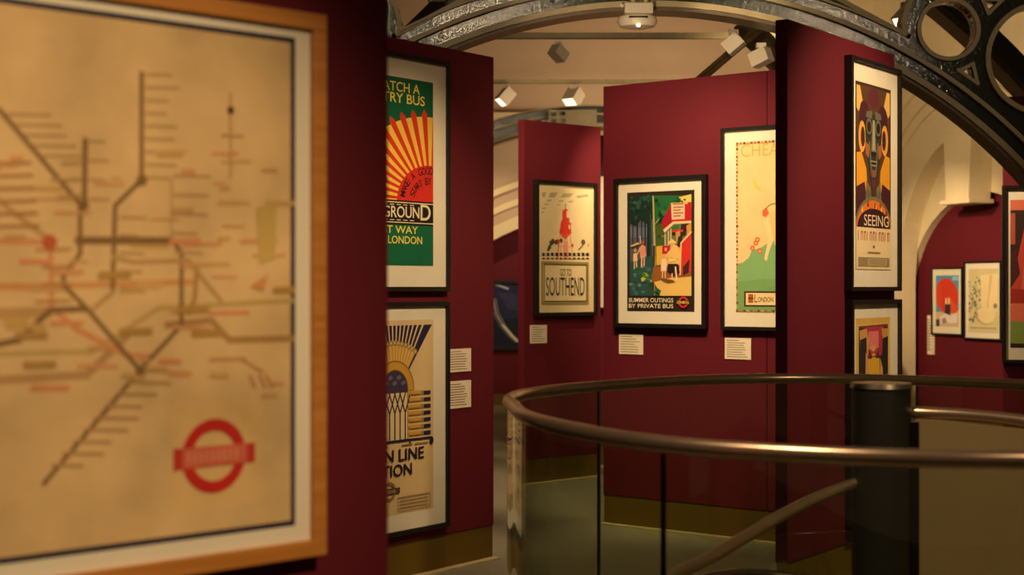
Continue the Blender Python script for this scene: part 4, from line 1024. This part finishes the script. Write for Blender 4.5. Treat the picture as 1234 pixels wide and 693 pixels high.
m = MB(); vs = []; fs = []
for i in range(n):
    c = loc[i]; k = nrm(i)
    for o, z_ in ((.03, 0), (.03, .09), (-.03, .09), (-.03, 0)): q_ = c+k*o; vs.append((q_.x, q_.y, z_))
for i in range(n):
    j = (i+1) % n
    for k in range(4): fs.append((4*i+k, 4*i+(k+1) % 4, 4*j+(k+1) % 4, 4*j+k))
m.add(vs, fs).build('base_shoe', M['darkmetal'], bal)

# ------------------------------------------------------------------ spiral stair in the well
SC = Vector((1.248, 5.05))
st = empty('spiral_staircase', (SC.x, SC.y, -2.8), 0, 'spiral staircase with thick dark newel column and bronze handrails in the well', 'staircase')
zz = 2.8
nw = MB().cyl(0, 0, 0, zz+1.262, .098, 40).build('newel_column', M['newel'], st, smooth=True)
MB().cyl(0, 0, zz+1.262, zz+1.278, .104, 40, .100).build('cap', M['steel'], nw, smooth=True)
def stair_pt(x, y, Y): v = W(x, y, Y); return Vector((v.x-SC.x, v.y-SC.y, v.z+zz))
def catmull(P, k=8):
    out = []; Q = [P[0]*2-P[1]]+P+[P[-1]*2-P[-2]]
    for i in range(1, len(Q)-2):
        for j in range(k):
            t = j/k; a, b, c, d = Q[i-1:i+3]
            out.append(.5*((2*b)+(c-a)*t+(2*a-5*b+4*c-d)*t*t+(3*b-a-3*c+d)*t**3))
    return out+[P[-1]]
path = [stair_pt(1040, 580, 5.04), stair_pt(1024, 585, 5.02), stair_pt(985, 600, 4.93), stair_pt(940, 622, 4.80), stair_pt(895, 649, 4.66), stair_pt(850, 675, 4.50), stair_pt(805, 697, 4.36), stair_pt(776, 724, 4.28), stair_pt(764, 765, 4.24)]
MB().tube(catmull(path), .020, 12).build('handrail', M['bronze'], st, smooth=True)
path = [stair_pt(1080, 494, 5.03), stair_pt(1104, 497, 5.02), stair_pt(1160, 500, 4.93), stair_pt(1234, 507.5, 4.78), stair_pt(1320, 522, 4.6)]
MB().tube(catmull(path), .0205, 12).build('handrail', M['bronze'], st, smooth=True)
# solid guard under the landing handrail
g0, g1 = stair_pt(1104, 508, 5.02), stair_pt(1310, 530, 4.62)
gm = MB(); d = (g1-g0); d.z = 0; d.normalize(); k = Vector((-d.y, d.x, 0))*.008
def quad(a, b, z0_, za, zb_): return [(a.x-k.x, a.y-k.y, z0_), (b.x-k.x, b.y-k.y, z0_), (b.x-k.x, b.y-k.y, zb_), (a.x-k.x, a.y-k.y, za), (a.x+k.x, a.y+k.y, z0_), (b.x+k.x, b.y+k.y, z0_), (b.x+k.x, b.y+k.y, zb_), (a.x+k.x, a.y+k.y, za)]
gm.add(quad(g0, g1, zz-.1, g0.z+.012, g1.z+.012), [(0, 1, 2, 3), (7, 6, 5, 4), (0, 4, 5, 1), (1, 5, 6, 2), (2, 6, 7, 3), (3, 7, 4, 0)])
gm.build('guard_panel', M['guard'], st)
MB().box(g0.x-.022, g0.x+.004, g0.y-.02, g0.y+.02, zz-.1, g0.z).build('guard_post', M['darkmetal'], st)
# lower handrail loop and treads turning down the well
pts = []
for i in range(40):
    a = math.radians(138-6.2*i); r = .93
    pts.append(Vector((r*math.cos(a), r*math.sin(a), zz+.44-.0011*i*i+.012*min(i, 4))))
MB().tube(pts, .020, 10).build('handrail', M['steel'], st, smooth=True)
for i in range(14):
    a0, a1 = math.radians(-20-24*i), math.radians(-20-24*i-27); z1_ = zz-.02-.19*i; m = MB()
    pl_ = [(.09*math.cos(a0), .09*math.sin(a0)), (.98*math.cos(a0), .98*math.sin(a0)), (.98*math.cos((a0+a1)/2), .98*math.sin((a0+a1)/2)), (.98*math.cos(a1), .98*math.sin(a1)), (.09*math.cos(a1), .09*math.sin(a1))]
    m.prism(pl_, z1_-.04, z1_, 'xy').build('tread', M['strip'], st)
